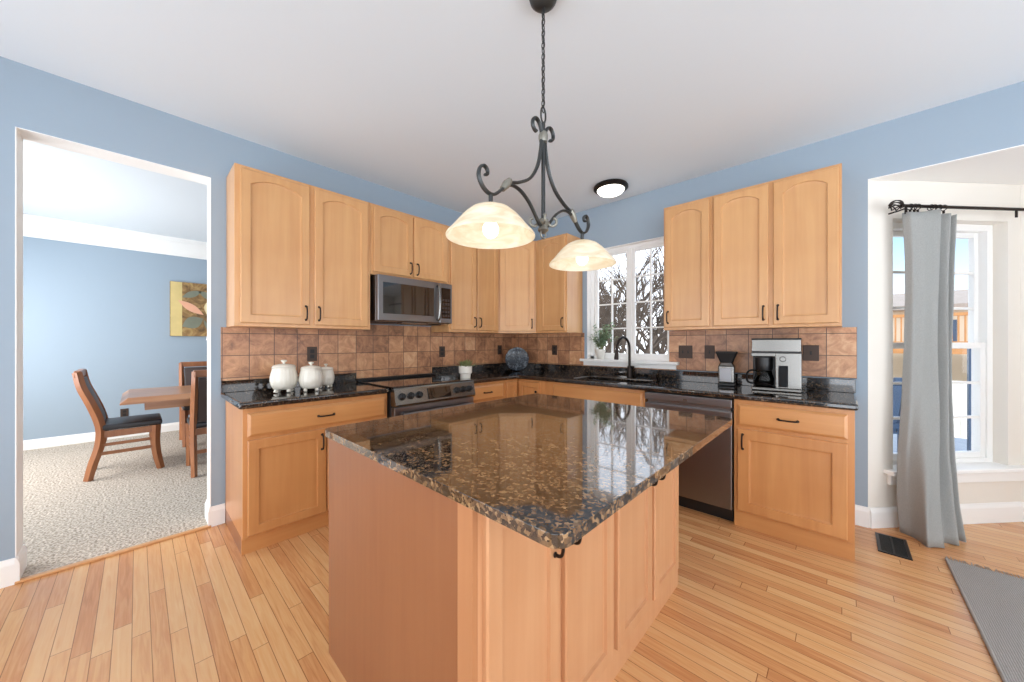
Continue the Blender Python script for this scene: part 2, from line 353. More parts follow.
# ------------------------------------------------------------------ mesh helpers
class MB:
    """collects shapes into one mesh"""
    def __init__(self): self.bm = bmesh.new()
    def box(self, x0, y0, z0, x1, y1, z1, bev=0.0, seg=2):
        t = bmesh.new()
        r = bmesh.ops.create_cube(t, size=1.0)
        bmesh.ops.scale(t, vec=(abs(x1-x0), abs(y1-y0), abs(z1-z0)), verts=t.verts)
        bmesh.ops.translate(t, vec=((x0+x1)/2, (y0+y1)/2, (z0+z1)/2), verts=t.verts)
        if bev: bmesh.ops.bevel(t, geom=list(t.edges), offset=bev, segments=seg, profile=0.5, affect='EDGES')
        self.add(t); return self
    def add(self, t, mat=None):
        if mat is not None: bmesh.ops.transform(t, matrix=mat, verts=t.verts)
        me = bpy.data.meshes.new('tmp'); t.to_mesh(me); t.free(); self.bm.from_mesh(me); bpy.data.meshes.remove(me); return self
    def xf(self, mat): bmesh.ops.transform(self.bm, matrix=mat, verts=self.bm.verts); return self
    def tube(self, pts, r, n=8, closed=False, caps=True, flat=None):
        """sweep a circle (or flat ellipse: flat=(width scale, thickness scale)) along points; r number or list"""
        P = [Vector(p) for p in pts]; K = len(P)
        R = r if isinstance(r, (list, tuple)) else [r]*K
        bm = self.bm; rings = []; up = None
        for i in range(K):
            a = P[(i-1) % K] if (closed or i > 0) else P[i]; b = P[(i+1) % K] if (closed or i < K-1) else P[i]
            t = (b-a).normalized()
            if up is None:
                up = Vector((0, 0, 1)) if abs(t.z) < 0.9 else Vector((1, 0, 0))
                if flat: up = Vector(flat[2])
            u = (up - t*up.dot(t))
            if u.length < 1e-5: u = t.orthogonal()
            u.normalize(); v = t.cross(u); up = u
            fx, fy = (flat[0], flat[1]) if flat else (1, 1)
            rings.append([bm.verts.new(P[i] + u*(cos(2*pi*k/n)*R[i]*fx) + v*(sin(2*pi*k/n)*R[i]*fy)) for k in range(n)])
        for i in range(K if closed else K-1):
            A, B = rings[i], rings[(i+1) % K]
            for k in range(n): bm.faces.new((A[k], A[(k+1) % n], B[(k+1) % n], B[k]))
        if caps and not closed:
            bm.faces.new(rings[0][::-1]); bm.faces.new(rings[-1])
        return self
    def lathe(self, prof, n=32, c=(0, 0, 0), flute=0, amp=0.0, cap=True):
        bm = self.bm; rings = []
        for (r, z) in prof:
            ring = []
            for k in range(n):
                a = 2*pi*k/n; rr = r*(1 + (amp*abs(sin(a*flute/2)) if flute else 0))
                ring.append(bm.verts.new((c[0]+rr*cos(a), c[1]+rr*sin(a), c[2]+z)))
            rings.append(ring)
        for A, B in zip(rings, rings[1:]):
            for k in range(n): bm.faces.new((A[k], A[(k+1) % n], B[(k+1) % n], B[k]))
        if cap: bm.faces.new(rings[0][::-1]); bm.faces.new(rings[-1])
        return self
    def ball(self, c, r, seg=12, sc=(1, 1, 1)):
        t = bmesh.new(); bmesh.ops.create_uvsphere(t, u_segments=seg, v_segments=max(6, seg*2//3), radius=r)
        bmesh.ops.scale(t, vec=sc, verts=t.verts); bmesh.ops.translate(t, vec=c, verts=t.verts); return self.add(t)
    def prism(self, loops, z0, z1):
        """vertical prism over outline loops (first outer, rest holes)"""
        t = bmesh.new(); edges = []; tops = []
        for lp in loops:
            vs = [t.verts.new((x, y, z1)) for x, y in lp]; tops.append(vs)
            edges += [t.edges.new((vs[i], vs[(i+1) % len(vs)])) for i in range(len(vs))]
        bmesh.ops.triangle_fill(t, edges=edges, use_beauty=True, use_dissolve=False)
        topf = list(t.faces)
        bots = [[t.verts.new((v.co.x, v.co.y, z0)) for v in vs] for vs in tops]
        mp = {v: b for vs, bs in zip(tops, bots) for v, b in zip(vs, bs)}
        for f in topf: t.faces.new([mp[v] for v in reversed(f.verts)])
        for vs, bs in zip(tops, bots):
            for i in range(len(vs)):
                j = (i+1) % len(vs); t.faces.new((vs[i], vs[j], bs[j], bs[i]))
        bmesh.ops.recalc_face_normals(t, faces=t.faces)
        return self.add(t)
    def sheet(self, grid, thick=0.0):
        bm = self.bm; V = [[bm.verts.new(p) for p in row] for row in grid]
        for i in range(len(V)-1):
            for j in range(len(V[0])-1): bm.faces.new((V[i][j], V[i][j+1], V[i+1][j+1], V[i+1][j]))
        return self
    def obj(self, name, mat, parent=None, loc=(0, 0, 0), rot=(0, 0, 0), smooth=None, recalc=True, **props):
        if recalc: bmesh.ops.recalc_face_normals(self.bm, faces=self.bm.faces)
        me = bpy.data.meshes.new(name); self.bm.to_mesh(me); self.bm.free()
        mats = mat if isinstance(mat, (list, tuple)) else [mat]
        for m in mats: me.materials.append(m)
        if smooth is not None:
            me.shade_smooth()
            me.set_sharp_from_angle(angle=radians(smooth))
        o = bpy.data.objects.new(name, me); COL.objects.link(o); o.location = loc; o.rotation_euler = rot
        if parent: o.parent = parent
        for k, v in props.items(): o[k] = v
        return o

def thing(name, label, cat, loc=(0, 0, 0), rz=0.0, group=None):
    o = bpy.data.objects.new(name, None); o.empty_display_size = 0.1; COL.objects.link(o)
    o.location = loc; o.rotation_euler = (0, 0, rz); o['label'] = label; o['category'] = cat
    if group: o['group'] = group
    return o
def tag(o, label, cat, group=None, kind=None):
    o['label'] = label; o['category'] = cat
    if group: o['group'] = group
    if kind: o['kind'] = kind
    return o
def struct(name, mb, mat, **k): return mb.obj(name, mat, kind='structure', **k)
def bevel_mod(o, w, seg=3, ang=40):
    b = o.modifiers.new('edge_round', 'BEVEL'); b.width = w; b.segments = seg; b.limit_method = 'ANGLE'; b.angle_limit = radians(ang); return o
def copy_tree(o, parent=None):
    c = o.copy(); COL.objects.link(c)
    if parent: c.parent = parent
    for ch in list(o.children): copy_tree(ch, c)
    return c
def arc(c, r, a0, a1, n, plane='yz'):
    out = []
    for i in range(n+1):
        a = radians(a0 + (a1-a0)*i/n); u, v = r*cos(a), r*sin(a)
        out.append({'yz': (c[0], c[1]+u, c[2]+v), 'xz': (c[0]+u, c[1], c[2]+v), 'xy': (c[0]+u, c[1]+v, c[2])}[plane])
    return out
def spline(pts, n=8):
    """Catmull-Rom through points"""
    P = [Vector(p) for p in pts]; P = [P[0]*2-P[1]] + P + [P[-1]*2-P[-2]]; out = []
    for i in range(1, len(P)-2):
        a, b, c, d = P[i-1:i+3]
        for k in range(n):
            t = k/n; out.append(0.5*((2*b)+(c-a)*t+(2*a-5*b+4*c-d)*t*t+(3*b-a-3*c+d)*t**3))
    out.append(P[-2]); return out

H = 2.743
# ------------------------------------------------------------------ room shell
struct('floor', MB().box(-0.0, -5.0, -0.05, 5.6, 0.0, 0.0).box(3.297, 0.0, -0.05, 5.6, 1.0, 0.0), M['floor'])
struct('floor_dining', MB().box(-3.9, -5.2, -0.05, 0.0, 1.0, 0.012), M['carpet'])
struct('threshold', MB().box(-0.012, -3.869, 0.0, 0.022, -3.082, 0.0135, 0.004), M['maple_h'])
struct('ceiling', MB().box(-3.9, -5.0, H, 5.6, 0.15, H+0.06).box(-3.9, 0.15, H, 0.0, 1.1, H+0.06), M['ceil'])
# range-side wall with the dining opening
T = 0.158; OY0, OY1, OZ = -3.869, -3.082, 2.40
struct('wall_left', MB().box(-T, -5.2, 0, 0, OY0, H).box(-T, OY1, 0, 0, 0.15, H).box(-T, OY0, OZ, 0, OY1, H), M['blue'])
struct('trim_1', MB().box(-T-0.001, OY0, 0, 0.0015, OY0+0.004, OZ).box(-T-0.001, OY1-0.004, 0, 0.0015, OY1, OZ).box(-T-0.001, OY0, OZ-0.004, 0.0015, OY1, OZ), M['white'])
# sink-side wall with the window opening
WX0, WX1, WZ0, WZ1 = 1.098, 1.982, 1.085, 2.276
BX = 3.297
struct('wall_back', MB().box(0, 0, 0, WX0, 0.15, H).box(WX1, 0, 0, BX, 0.15, H).box(WX0, 0, 0, WX1, 0.15, WZ0-0.03).box(WX0, 0, WZ1, WX1, 0.15, H)
       .box(BX, 0, 2.385, 5.6, 0.15, H), M['blue'])
# white lining of the window opening
struct('trim_2', MB().box(WX0-0.001, -0.001, WZ0, WX0+0.004, 0.149, WZ1).box(WX1-0.004, -0.001, WZ0, WX1+0.001, 0.149, WZ1).box(WX0, -0.001, WZ1-0.004, WX1, 0.149, WZ1), M['white'])
# rest of the open-plan room behind the viewpoint: walls with tall windows
def wall_with_openings(mb, x0, x1, ops, z0, z1, axis, c0, c1):
    cur = x0
    def b(a, b_, za, zb):
        if axis == 'x': mb.box(a, c0, za, b_, c1, zb)
        else: mb.box(c0, a, za, c1, b_, zb)
    for (a, b_) in ops:
        b(cur, a, 0, H); b(a, b_, 0, z0); b(a, b_, z1, H); cur = b_
    b(cur, x1, 0, H); return mb
struct('wall_rear', wall_with_openings(MB(), 0, 5.6, [(0.5, 2.3), (3.0, 5.2)], 0.10, 2.35, 'x', -5.15, -5.0), M['blue'])
struct('wall_right', wall_with_openings(MB(), -5.0, 0, [(-4.6, -2.6), (-2.3, -0.5)], 0.15, 2.4, 'y', 5.6, 5.75), M['blue'])
struct('wall_bay_end', MB().box(5.6, 0.0, 0, 5.75, 1.02, H), M['baywall'])
struct('wall_dining_front', wall_with_openings(MB(), -3.76, -T, [(-3.4, -0.6)], 0.45, 2.3, 'x', -5.2, -5.05), M['blue'])
# daylight coming in at the dining room's front window
al = bpy.data.lights.new('dining_window_light', 'AREA'); al.shape = 'RECTANGLE'; al.size = 2.6; al.size_y = 1.7; al.energy = 48; al.color = (1.0, 0.97, 0.93)
alo = bpy.data.objects.new('dining_window_light', al); COL.objects.link(alo); alo.location = (-2.0, -5.25, 1.5); alo.rotation_euler = (radians(60), 0, 0)
# dining room
struct('wall_dining', MB().box(-3.9, -5.2, 0, -3.76, 1.1, H), M['blue'])
struct('wall_dining_end', MB().box(-3.76, 1.0, 0, 0, 1.1, 0.6).box(-3.76, 1.0, 2.3, 0, 1.1, H).box(-3.76, 1.0, 0.6, -3.3, 1.1, 2.3).box(-0.5, 1.0, 0.6, 0, 1.1, 2.3), M['blue'])
cr = MB()
prof = [(0, 0), (0.012, 0), (0.02, 0.03), (0.045, 0.07), (0.085, 0.17), (0.10, 0.19), (0.10, 0.242), (0, 0.242)]
bm = cr.bm
ringA = [bm.verts.new((-3.76+a, -5.2, 2.50+b)) for a, b in prof]; ringB = [bm.verts.new((-3.76+a, 1.0, 2.50+b)) for a, b in prof]
for i in range(len(prof)): bm.faces.new((ringA[i], ringA[(i+1) % 8], ringB[(i+1) % 8], ringB[i]))
bm.faces.new(ringA); bm.faces.new(ringB[::-1])
struct('trim_3', cr, M['white'])
def baseboard(mb, p0, p1, nrm, z0=0.0, h=0.135):
    p0, p1 = Vector(p0 + (0,)), Vector(p1 + (0,)); n = Vector(nrm + (0,))
    pr = [(0, 0), (0.016, 0), (0.016, h-0.03), (0.012, h-0.018), (0.008, h-0.008), (0.006, h), (0, h)]
    A = [mb.bm.verts.new(p0 + n*a + Vector((0, 0, z0+b))) for a, b in pr]; B = [mb.bm.verts.new(p1 + n*a + Vector((0, 0, z0+b))) for a, b in pr]
    for i in range(len(pr)): j = (i+1) % len(pr); mb.bm.faces.new((A[i], A[j], B[j], B[i]))
    mb.bm.faces.new(A); mb.bm.faces.new(B[::-1]); return mb
bb = MB(); baseboard(bb, (0, -5.2), (0, OY0+0.012), (1, 0)); baseboard(bb, (-T-0.0155, OY0), (0.0155, OY0), (0, 1))
struct('baseboard_left', bb, M['white'])
bb = MB(); baseboard(bb, (0, OY1-0.012), (0, -3.008), (1, 0)); baseboard(bb, (-T-0.0155, OY1), (0.0155, OY1), (0, -1))
struct('baseboard_opening', bb, M['white'])
bb = MB(); baseboard(bb, (-3.76, -5.2), (-3.76, 1.0), (1, 0), 0.012, 0.115); struct('baseboard_dining', bb, M['white'])
bb = MB(); baseboard(bb, (3.225, 0), (BX+0.007, 0), (0, -1)); struct('baseboard_back', bb, M['white'])

# bay: side wall at an angle with a deep-set window
TH = radians(47.5); BD = Vector((cos(TH), sin(TH), 0)); BN = Vector((sin(TH), -cos(TH), 0))
BAY = Matrix(((BD.x, -BN.x, 0, BX), (BD.y, -BN.y, 0, 0), (0, 0, 1, 0), (0, 0, 0, 1)))  # local x along wall, y outward (away from room), z up
BL = 1.173; R0, R1, RZ0, RZ1 = 0.187, 1.077, 0.395, 2.122
P1 = Vector((BX, 0, 0)) + BD*BL
w = MB().box(0, 0, 0, R0, 0.17, 2.385).box(R1, 0, 0, BL+0.05, 0.17, 2.385).box(R0, 0, 0, R1, 0.17, RZ0-0.03).box(R0, 0, RZ1, R1, 0.17, 2.385).xf(BAY)
struct('wall_bay_side', w, M['baywall'])
struct('wall_bay', MB().box(P1.x, P1.y, 0, P1.x+0.25, P1.y+0.15, 2.385).box(P1.x+1.2, P1.y, 0, 5.6, P1.y+0.15, 2.385)
       .box(P1.x+0.25, P1.y, 0, P1.x+1.2, P1.y+0.15, RZ0-0.03).box(P1.x+0.25, P1.y, RZ1, P1.x+1.2, P1.y+0.15, 2.385), M['baywall'])
struct('ceiling_bay', MB().prism([[(BX+0.1, 0.1501), (5.6, 0.1501), (5.6, P1.y+0.15), (P1.x, P1.y+0.15)]], 2.386, 2.44), M['white'])
bb = MB(); baseboard(bb, (BX+0.005, 0.0), (P1.x, P1.y), (BN.x, BN.y)); struct('baseboard_bay_side', bb, M['white'])
bb = MB(); baseboard(bb, (P1.x, P1.y), (5.6, P1.y), (0, -1)); struct('baseboard_bay', bb, M['white'])
struct('trim_6', MB().box(BX, -0.001, 2.379, 5.6, 0.16, 2.3845), M['white'])
# stool and apron under the bay window
st = MB().box(R0-0.07, -0.06, RZ0-0.03, BL+0.02, 0.10, RZ0, 0.006).box(R0-0.045, -0.022, RZ0-0.105, BL, 0.0, RZ0-0.03, 0.004).xf(BAY)
struct('trim_4', st, M['white'])

def sash(mb, x0, x1, z0, z1, y, fw, cols, rows, d=0.035, mw=0.018):
    mb.box(x0, y, z0, x0+fw, y+d, z1, 0.003).box(x1-fw, y, z0, x1, y+d, z1, 0.003).box(x0+fw, y, z0, x1-fw, y+d, z0+fw, 0.003).box(x0+fw, y, z1-fw, x1-fw, y+d, z1, 0.003)
    gx0, gx1, gz0, gz1 = x0+fw, x1-fw, z0+fw, z1-fw
    for i in range(1, cols): c = gx0+(gx1-gx0)*i/cols; mb.box(c-mw/2, y+0.006, gz0, c+mw/2, y+d-0.006, gz1)
    for j in range(1, rows): c = gz0+(gz1-gz0)*j/rows; mb.box(gx0, y+0.008, c-mw/2, gx1, y+d-0.008, c+mw/2)
    return (gx0, gx1, gz0, gz1)

def double_hung(name, mat4, x0, x1, z0, z1):
    fr = MB(); f = 0.045; yf = 0.075
    fr.box(x0, yf, z0, x0+f, yf+0.085, z1).box(x1-f, yf, z0, x1, yf+0.085, z1).box(x0+f, yf, z0, x1-f, yf+0.085, z0+0.03).box(x0+f, yf, z1-f, x1-f, yf+0.085, z1).xf(mat4)
    root = fr.obj(name, M['white'], kind='structure')
    zm = 1.245
    up = MB(); g1 = sash(up, x0+f, x1-f, zm-0.025, z1-f, yf+0.045, 0.036, 3, 3); up.xf(mat4).obj('window_sash', M['white'], root)
    lo = MB(); g2 = sash(lo, x0+f, x1-f, z0+0.03, zm+0.02, yf+0.008, 0.042, 3, 3); lo.xf(mat4).obj('window_sash', M['white'], root)
    MB().box(g1[0], yf+0.06, g1[2], g1[1], yf+0.063, g1[3]).xf(mat4).obj('window_glass', M['glass'], root)
    MB().box(g2[0], yf+0.022, g2[2], g2[1], yf+0.025, g2[3]).xf(mat4).obj('window_glass', M['glass'], root)
    MB().box((x0+x1)/2-0.03, yf-0.006, zm+0.02, (x0+x1)/2+0.03, yf+0.03, zm+0.035, 0.004).xf(mat4).obj('window_lock', M['white'], root)
    return root
double_hung('window_1', BAY, R0, R1, RZ0, RZ1)
double_hung('window_2', Matrix.Translation((P1.x, P1.y, 0)), 0.25, 1.2, RZ0, RZ1)

# kitchen window: pair of casements, deep-set
kw = MB(); kw.box(WX0, 0.07, WZ0, WX0+0.045, 0.14, WZ1).box(WX1-0.02, 0.07, WZ0, WX1, 0.14, WZ1).box(WX0, 0.07, WZ1-0.035, WX1, 0.14, WZ1).box(WX0, 0.07, WZ0, WX1, 0.14, WZ0+0.03).box(1.545, 0.075, WZ0, 1.575, 0.14, WZ1)
win3 = kw.obj('window_3', M['white'], kind='structure')
for (a, b_) in ((WX0+0.045, 1.550), (1.570, WX1-0.015)):
    s_ = MB(); g = sash(s_, a, b_, WZ0+0.03, WZ1-0.03, 0.085, 0.036, 2, 4, 0.035, 0.014); s_.obj('window_sash', M['white'], win3)
    MB().box(g[0], 0.100, g[2], g[1], 0.103, g[3]).obj('window_glass', M['glass'], win3)
struct('trim_5', MB().box(1.035, -0.062, WZ0-0.028, 2.075, 0.075, WZ0, 0.006).box(1.06, -0.022, 1.013, 2.05, -0.011, WZ0-0.028, 0.004), M['white'])

# tiled splashbacks
struct('backsplash', MB().box(0.0005, -3.03, 0.90, 0.010, -0.010, 1.372).box(0.0005, -2.098, 1.372, 0.010, -1.308, 1.43), M['tileA'])
struct('backsplash.001', MB().box(0.0, -0.010, 0.90, WX0-0.035, -0.0005, 1.372).box(WX0-0.035, -0.010, 0.90, 2.04, -0.0005, 1.013)
       .box(WX1+0.001, -0.010, 1.013, 3.243, -0.0005, 1.372), M['tileB'])

# ------------------------------------------------------------------ cabinets
def frame_panel(w, h, s, rise=0.0, t=0.019, n=14, top=None):
    """framed door leaf with a sunk panel; local x width, z height, front face at y=-t"""
    mb = MB(); bm = mb.bm; V = bm.verts.new
    c = 0.005
    o0 = [(0, 0), (w, 0), (w, h), (0, h)]
    x0, x1, z0 = s, w-s, s
    zs = h-(top if top else (0.046 if rise else s))-rise
    arch = []
    if rise:
        half = (x1-x0)/2; Rr = (half*half+rise*rise)/(2*rise)
        for i in range(n+1):
            u = -half+2*half*i/n; arch.append((x0+half+u, zs+math.sqrt(max(0, Rr*Rr-u*u))-(Rr-rise)))
    else:
        arch = [(x0, zs), (x1, zs)]; n = 1
    cx = w/2; cz = h/2
    def shrink(p, d):  # move inner loop points towards the panel
        return (p[0]+(d if p[0] < x0+1e-4 else (-d if p[0] > x1-1e-4 else 0)), p[1]+(d if p[1] < z0+1e-4 else -d))
    inner = [(x0, z0), (x1, z0)] + arch[::-1]
    F = lambda p, y: V((p[0], y, p[1]))
    fo = [F((c, c), -t), F((w-c, c), -t), F((w-c, h-c), -t), F((c, h-c), -t)]
    mo = [F(p, -t+c) for p in o0]; bo = [F(p, 0) for p in o0]
    for i in range(4):
        j = (i+1) % 4
        bm.faces.new((fo[i], fo[j], mo[j], mo[i])); bm.faces.new((mo[i], mo[j], bo[j], bo[i]))
    bm.faces.new(bo[::-1])
    i1 = [F(p, -t) for p in inner]; i2 = [F(shrink(p, 0.003), -t+0.010) for p in inner]; i3 = [F(shrink(p, 0.012), -t+0.0115) for p in inner]
    K = len(inner)
    for A, B in ((i1, i2), (i2, i3)):
        for i in range(K): j = (i+1) % K; bm.faces.new((A[i], A[j], B[j], B[i]))
    bm.faces.new(i3)
    bm.faces.new((fo[0], fo[1], i1[1], i1[0]))
    bm.faces.new((fo[1], fo[2], i1[2], i1[1]))
    bm.faces.new((fo[3], fo[0], i1[0], i1[-1]))
    tops = [F((w-c-(w-2*c)*k/n, h-c), -t) if 0 < k < n else (fo[2] if k == 0 else fo[3]) for k in range(n+1)]
    for k in range(n): bm.faces.new((tops[k], tops[k+1], i1[3+k], i1[2+k]))
    return mb

def slab_front(w, h, t=0.019):
    mb = MB(); bm = mb.bm
    L0 = [(0, 0), (w, 0), (w, h), (0, h)]
    def ring(d, y): return [bm.verts.new((d if x == 0 else w-d, y, d if z == 0 else h-d)) for x, z in L0]
    rs = [ring(0, 0), ring(0, -t+0.010), ring(0.012, -t+0.002), ring(0.016, -t)]
    for A, B in zip(rs, rs[1:]):
        for i in range(4): j = (i+1) % 4; bm.faces.new((A[i], A[j], B[j], B[i]))
    bm.faces.new(rs[0][::-1]); bm.faces.new(rs[-1]); return mb

def handle_mb(length=0.098, vert=True):
    mb = MB(); h = length/2; y = -0.028
    pts = spline([(0, 0, -h), (0, -0.018, -h+0.002), (0, y, -h+0.014), (0, y-0.004, 0), (0, y, h-0.014), (0, -0.018, h-0.002), (0, 0, h)], 4)
    mb.tube(pts, [0.0052]*len(pts), 8)
    for s in (-1, 1): mb.ball((0, -0.003, s*h), 0.0085, 8, (1, 0.5, 1))
    if not vert: mb.xf(Matrix.Rotation(pi/2, 4, 'Y'))
    return mb
HV = handle_mb().obj('handle', M['bronze'], smooth=50).data
HH = handle_mb(vert=False).obj('handle', M['bronze'], smooth=50).data
for o in [o for o in COL.objects if o.name.startswith('handle')]: bpy.data.objects.remove(o)
def handle(parent, loc, vert=True):
    o = bpy.data.objects.new('handle', HV if vert else HH); COL.objects.link(o); o.parent = parent; o.location = loc; return o

def door(root, x, z, w, h, yf, rise=0.0, s=0.054, hx=None, hz=None, name='door', rot=0.0, mat='maple'):
    d = frame_panel(w, h, s, rise).obj(name, M[mat], root, (x, yf, z), (0, 0, rot))
    if hx is not None: handle(d, (hx if hx > 0 else w+hx, -0.019, hz if hz > 0 else h+hz))
    return d
def drawer(root, x, z, w, h, yf, pull=True, name='drawer'):
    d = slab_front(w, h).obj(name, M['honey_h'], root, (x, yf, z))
    if pull: handle(d, (w/2, -0.019, h/2), False)
    return d

def upper(label, loc, rz, W, D, Hh, doors, hz=0.085):
    r = thing('wall_cabinet', label, 'cabinet', loc, rz, 'maple wall cabinets')
    MB().box(0, -D, 0, W, -0.0, Hh, 0.0015, 1).obj('cabinet_body', M['maple'], r)
    for (x, w, side) in doors:
        door(r, x, 0.022, w, Hh-0.044, -D, rise=0.046 if Hh > 0.7 else 0.036, hx=(0.028 if side == 'l' else -0.028) if side else None, hz=hz)
    return r
UZ, UH = 1.372, 1.056
RA = pi/2
upper('tall two-door maple wall cabinet above the white canisters', (0.0005, -3.0, UZ), RA, 0.897, 0.306, UH, [(0.028, 0.41, 'r'), (0.47, 0.402, 'l')])
upper('short two-door maple wall cabinet above the microwave', (0.0005, -2.101, 1.836), RA, 0.796, 0.306, UZ+UH-1.836, [(0.022, 0.366, 'r'), (0.402, 0.37, 'l')], hz=0.075)
upper('two-door maple wall cabinet between microwave and corner', (0.0005, -1.303, UZ), RA, 0.691, 0.306, UH, [(0.018, 0.332, 'r'), (0.368, 0.315, 'l')])
# diagonal corner cabinet
cc = thing('corner_wall_cabinet', 'diagonal one-door maple corner wall cabinet above the dark round plate', 'cabinet', (0.0005, -0.0005, UZ), 0, 'maple wall cabinets')
MB().prism([[(0, 0), (0, -0.61), (0.306, -0.61), (0.61, -0.306), (0.61, 0)]], 0, UH).obj('cabinet_body', M['maple'], cc)
dl = math.hypot(0.304, 0.304)
d0 = frame_panel(dl-0.036, UH-0.044, 0.058, 0.042).obj('door', M['maple'], cc, (0.306+0.018*0.7071, -0.61+0.018*0.7071, 0.022), (0, 0, radians(45)))
handle(d0, (dl-0.036-0.028, -0.019, 0.085))
upper('single-door maple wall cabinet left of the kitchen window', (0.612, -0.0005, UZ), 0, 0.426, 0.306, UH, [(0.06, 0.35, 'r')])
upper('single-door maple wall cabinet right of the kitchen window', (2.041, -0.0005, UZ), 0, 0.374, 0.306, UH, [(0.014, 0.343, 'l')])
upper('two-door maple wall cabinet above the coffee maker', (2.416, -0.0005, UZ), 0, 0.751, 0.306, UH, [(0.012, 0.352, 'r'), (0.392, 0.344, 'l')])

BH = 0.874
def base_body(r, W, D=0.6, toe=0.06, th=0.10, side_l=False, side_r=False):
    mb = MB().box(0, -D, th, W, -0.012, BH, 0.0015, 1)
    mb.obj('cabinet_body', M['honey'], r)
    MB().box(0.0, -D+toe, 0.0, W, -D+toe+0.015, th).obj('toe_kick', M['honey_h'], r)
    for on, x0, x1 in ((side_l, 0, 0.015), (side_r, W-0.015, W)):
        if on: MB().box(x0, -D+toe+0.015, 0, x1, -0.012, th).obj('end_panel', M['veneer_shaded'], r)
G = 'maple base cabinets'
b1 = thing('base_cabinet', 'maple base cabinet left of the range beneath the canisters', 'cabinet', (0, -3.006, 0), RA, G)
base_body(b1, 0.901, toe=0.03, side_l=True)
drawer(b1, 0.022, 0.703, 0.862, 0.142, -0.6)
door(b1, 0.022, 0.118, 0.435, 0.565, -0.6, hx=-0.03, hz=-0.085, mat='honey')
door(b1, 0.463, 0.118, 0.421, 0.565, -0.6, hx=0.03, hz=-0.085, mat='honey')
b2 = thing('base_cabinet', 'narrow maple drawer cabinet right of the range below the potted succulent', 'cabinet', (0, -1.300, 0), RA, G)
base_body(b2, 0.488)
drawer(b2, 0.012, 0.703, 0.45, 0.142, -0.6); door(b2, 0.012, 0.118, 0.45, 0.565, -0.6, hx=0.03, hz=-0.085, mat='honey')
b3 = thing('corner_base_cabinet', 'L-shaped maple corner base cabinet beneath the round plate', 'cabinet', (0, 0, 0), 0, G)
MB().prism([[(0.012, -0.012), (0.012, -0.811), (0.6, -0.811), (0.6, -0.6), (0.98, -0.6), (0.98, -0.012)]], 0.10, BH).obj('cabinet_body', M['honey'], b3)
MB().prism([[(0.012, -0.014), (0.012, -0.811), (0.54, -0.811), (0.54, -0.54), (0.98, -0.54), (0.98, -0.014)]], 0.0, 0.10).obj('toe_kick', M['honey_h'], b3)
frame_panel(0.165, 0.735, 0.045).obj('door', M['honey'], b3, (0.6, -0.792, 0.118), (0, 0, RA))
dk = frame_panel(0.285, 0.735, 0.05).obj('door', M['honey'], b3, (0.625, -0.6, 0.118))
MB().ball((0.25, -0.034, 0.64), 0.013, 12, (1, 0.8, 1)).tube([(0.25, -0.019, 0.64), (0.25, -0.03, 0.64)], 0.006).obj('knob', M['bronze'], dk, smooth=60)
b4 = thing('sink_base_cabinet', 'maple sink cabinet with false drawer front under the window', 'cabinet', (0.982, 0, 0), 0, G)
mb = MB().box(0, -0.6, 0.10, 1.018, -0.58, BH).box(0, -0.58, 0.10, 0.018, -0.012, BH).box(1.0, -0.58, 0.10, 1.018, -0.012, BH).box(0.018, -0.58, 0.10, 1.0, -0.012, 0.118).box(0.018, -0.03, 0.118, 1.0, -0.012, BH)
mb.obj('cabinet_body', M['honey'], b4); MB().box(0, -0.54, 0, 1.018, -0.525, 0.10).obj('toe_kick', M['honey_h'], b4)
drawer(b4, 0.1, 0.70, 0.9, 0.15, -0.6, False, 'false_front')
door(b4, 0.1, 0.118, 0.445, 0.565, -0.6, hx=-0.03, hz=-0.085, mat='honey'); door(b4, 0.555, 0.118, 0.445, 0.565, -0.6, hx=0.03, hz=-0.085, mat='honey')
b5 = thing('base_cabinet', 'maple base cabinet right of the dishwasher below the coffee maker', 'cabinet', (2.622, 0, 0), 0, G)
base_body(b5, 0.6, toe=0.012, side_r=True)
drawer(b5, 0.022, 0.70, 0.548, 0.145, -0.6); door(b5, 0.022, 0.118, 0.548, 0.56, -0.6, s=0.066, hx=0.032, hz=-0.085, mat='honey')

# ------------------------------------------------------------------ worktops
def worktop(name, label, loops, zt=0.914, th=0.038, r=0.012):
    o = MB().prism(loops, zt-th, zt).obj(name, M['granite'], smooth=30); bevel_mod(o, r, 4); tag(o, label, 'countertop'); return o
def rrect(x0, y0, x1, y1, r, n=6):
    out = []
    for cx, cy, a in ((x1-r, y0+r, -90), (x1-r, y1-r, 0), (x0+r, y1-r, 90), (x0+r, y0+r, 180)):
        out += [(cx+r*cos(radians(a+90*i/n)), cy+r*sin(radians(a+90*i/n))) for i in range(n+1)]
    return out
w1 = worktop('granite_worktop', 'dark granite countertop section under the white canisters', [[(0.011, -3.03), (0.636, -3.03), (0.636, -2.100), (0.011, -2.100)]])
MB().box(0.011, -3.03, 0.9145, 0.031, -2.100, 0.996, 0.002, 1).obj('upstand', M['granite'], w1)
SX0, SX1, SY0, SY1 = 1.235, 1.925, -0.50, -0.115
w2 = worktop('granite_worktop', 'dark granite L-shaped countertop around the corner, sink and coffee maker',
        [[(0.011, -0.011), (0.011, -1.303), (0.636, -1.303), (0.636, -0.636), (3.236, -0.636), (3.236, -0.011)], rrect(SX0, SY0, SX1, SY1, 0.05)])
MB().box(0.011, -1.303, 0.9145, 0.031, -0.011, 1.006, 0.002, 1).box(0.031, -0.031, 0.9145, 3.236, -0.011, 1.006, 0.002, 1).obj('upstand', M['granite'], w2)
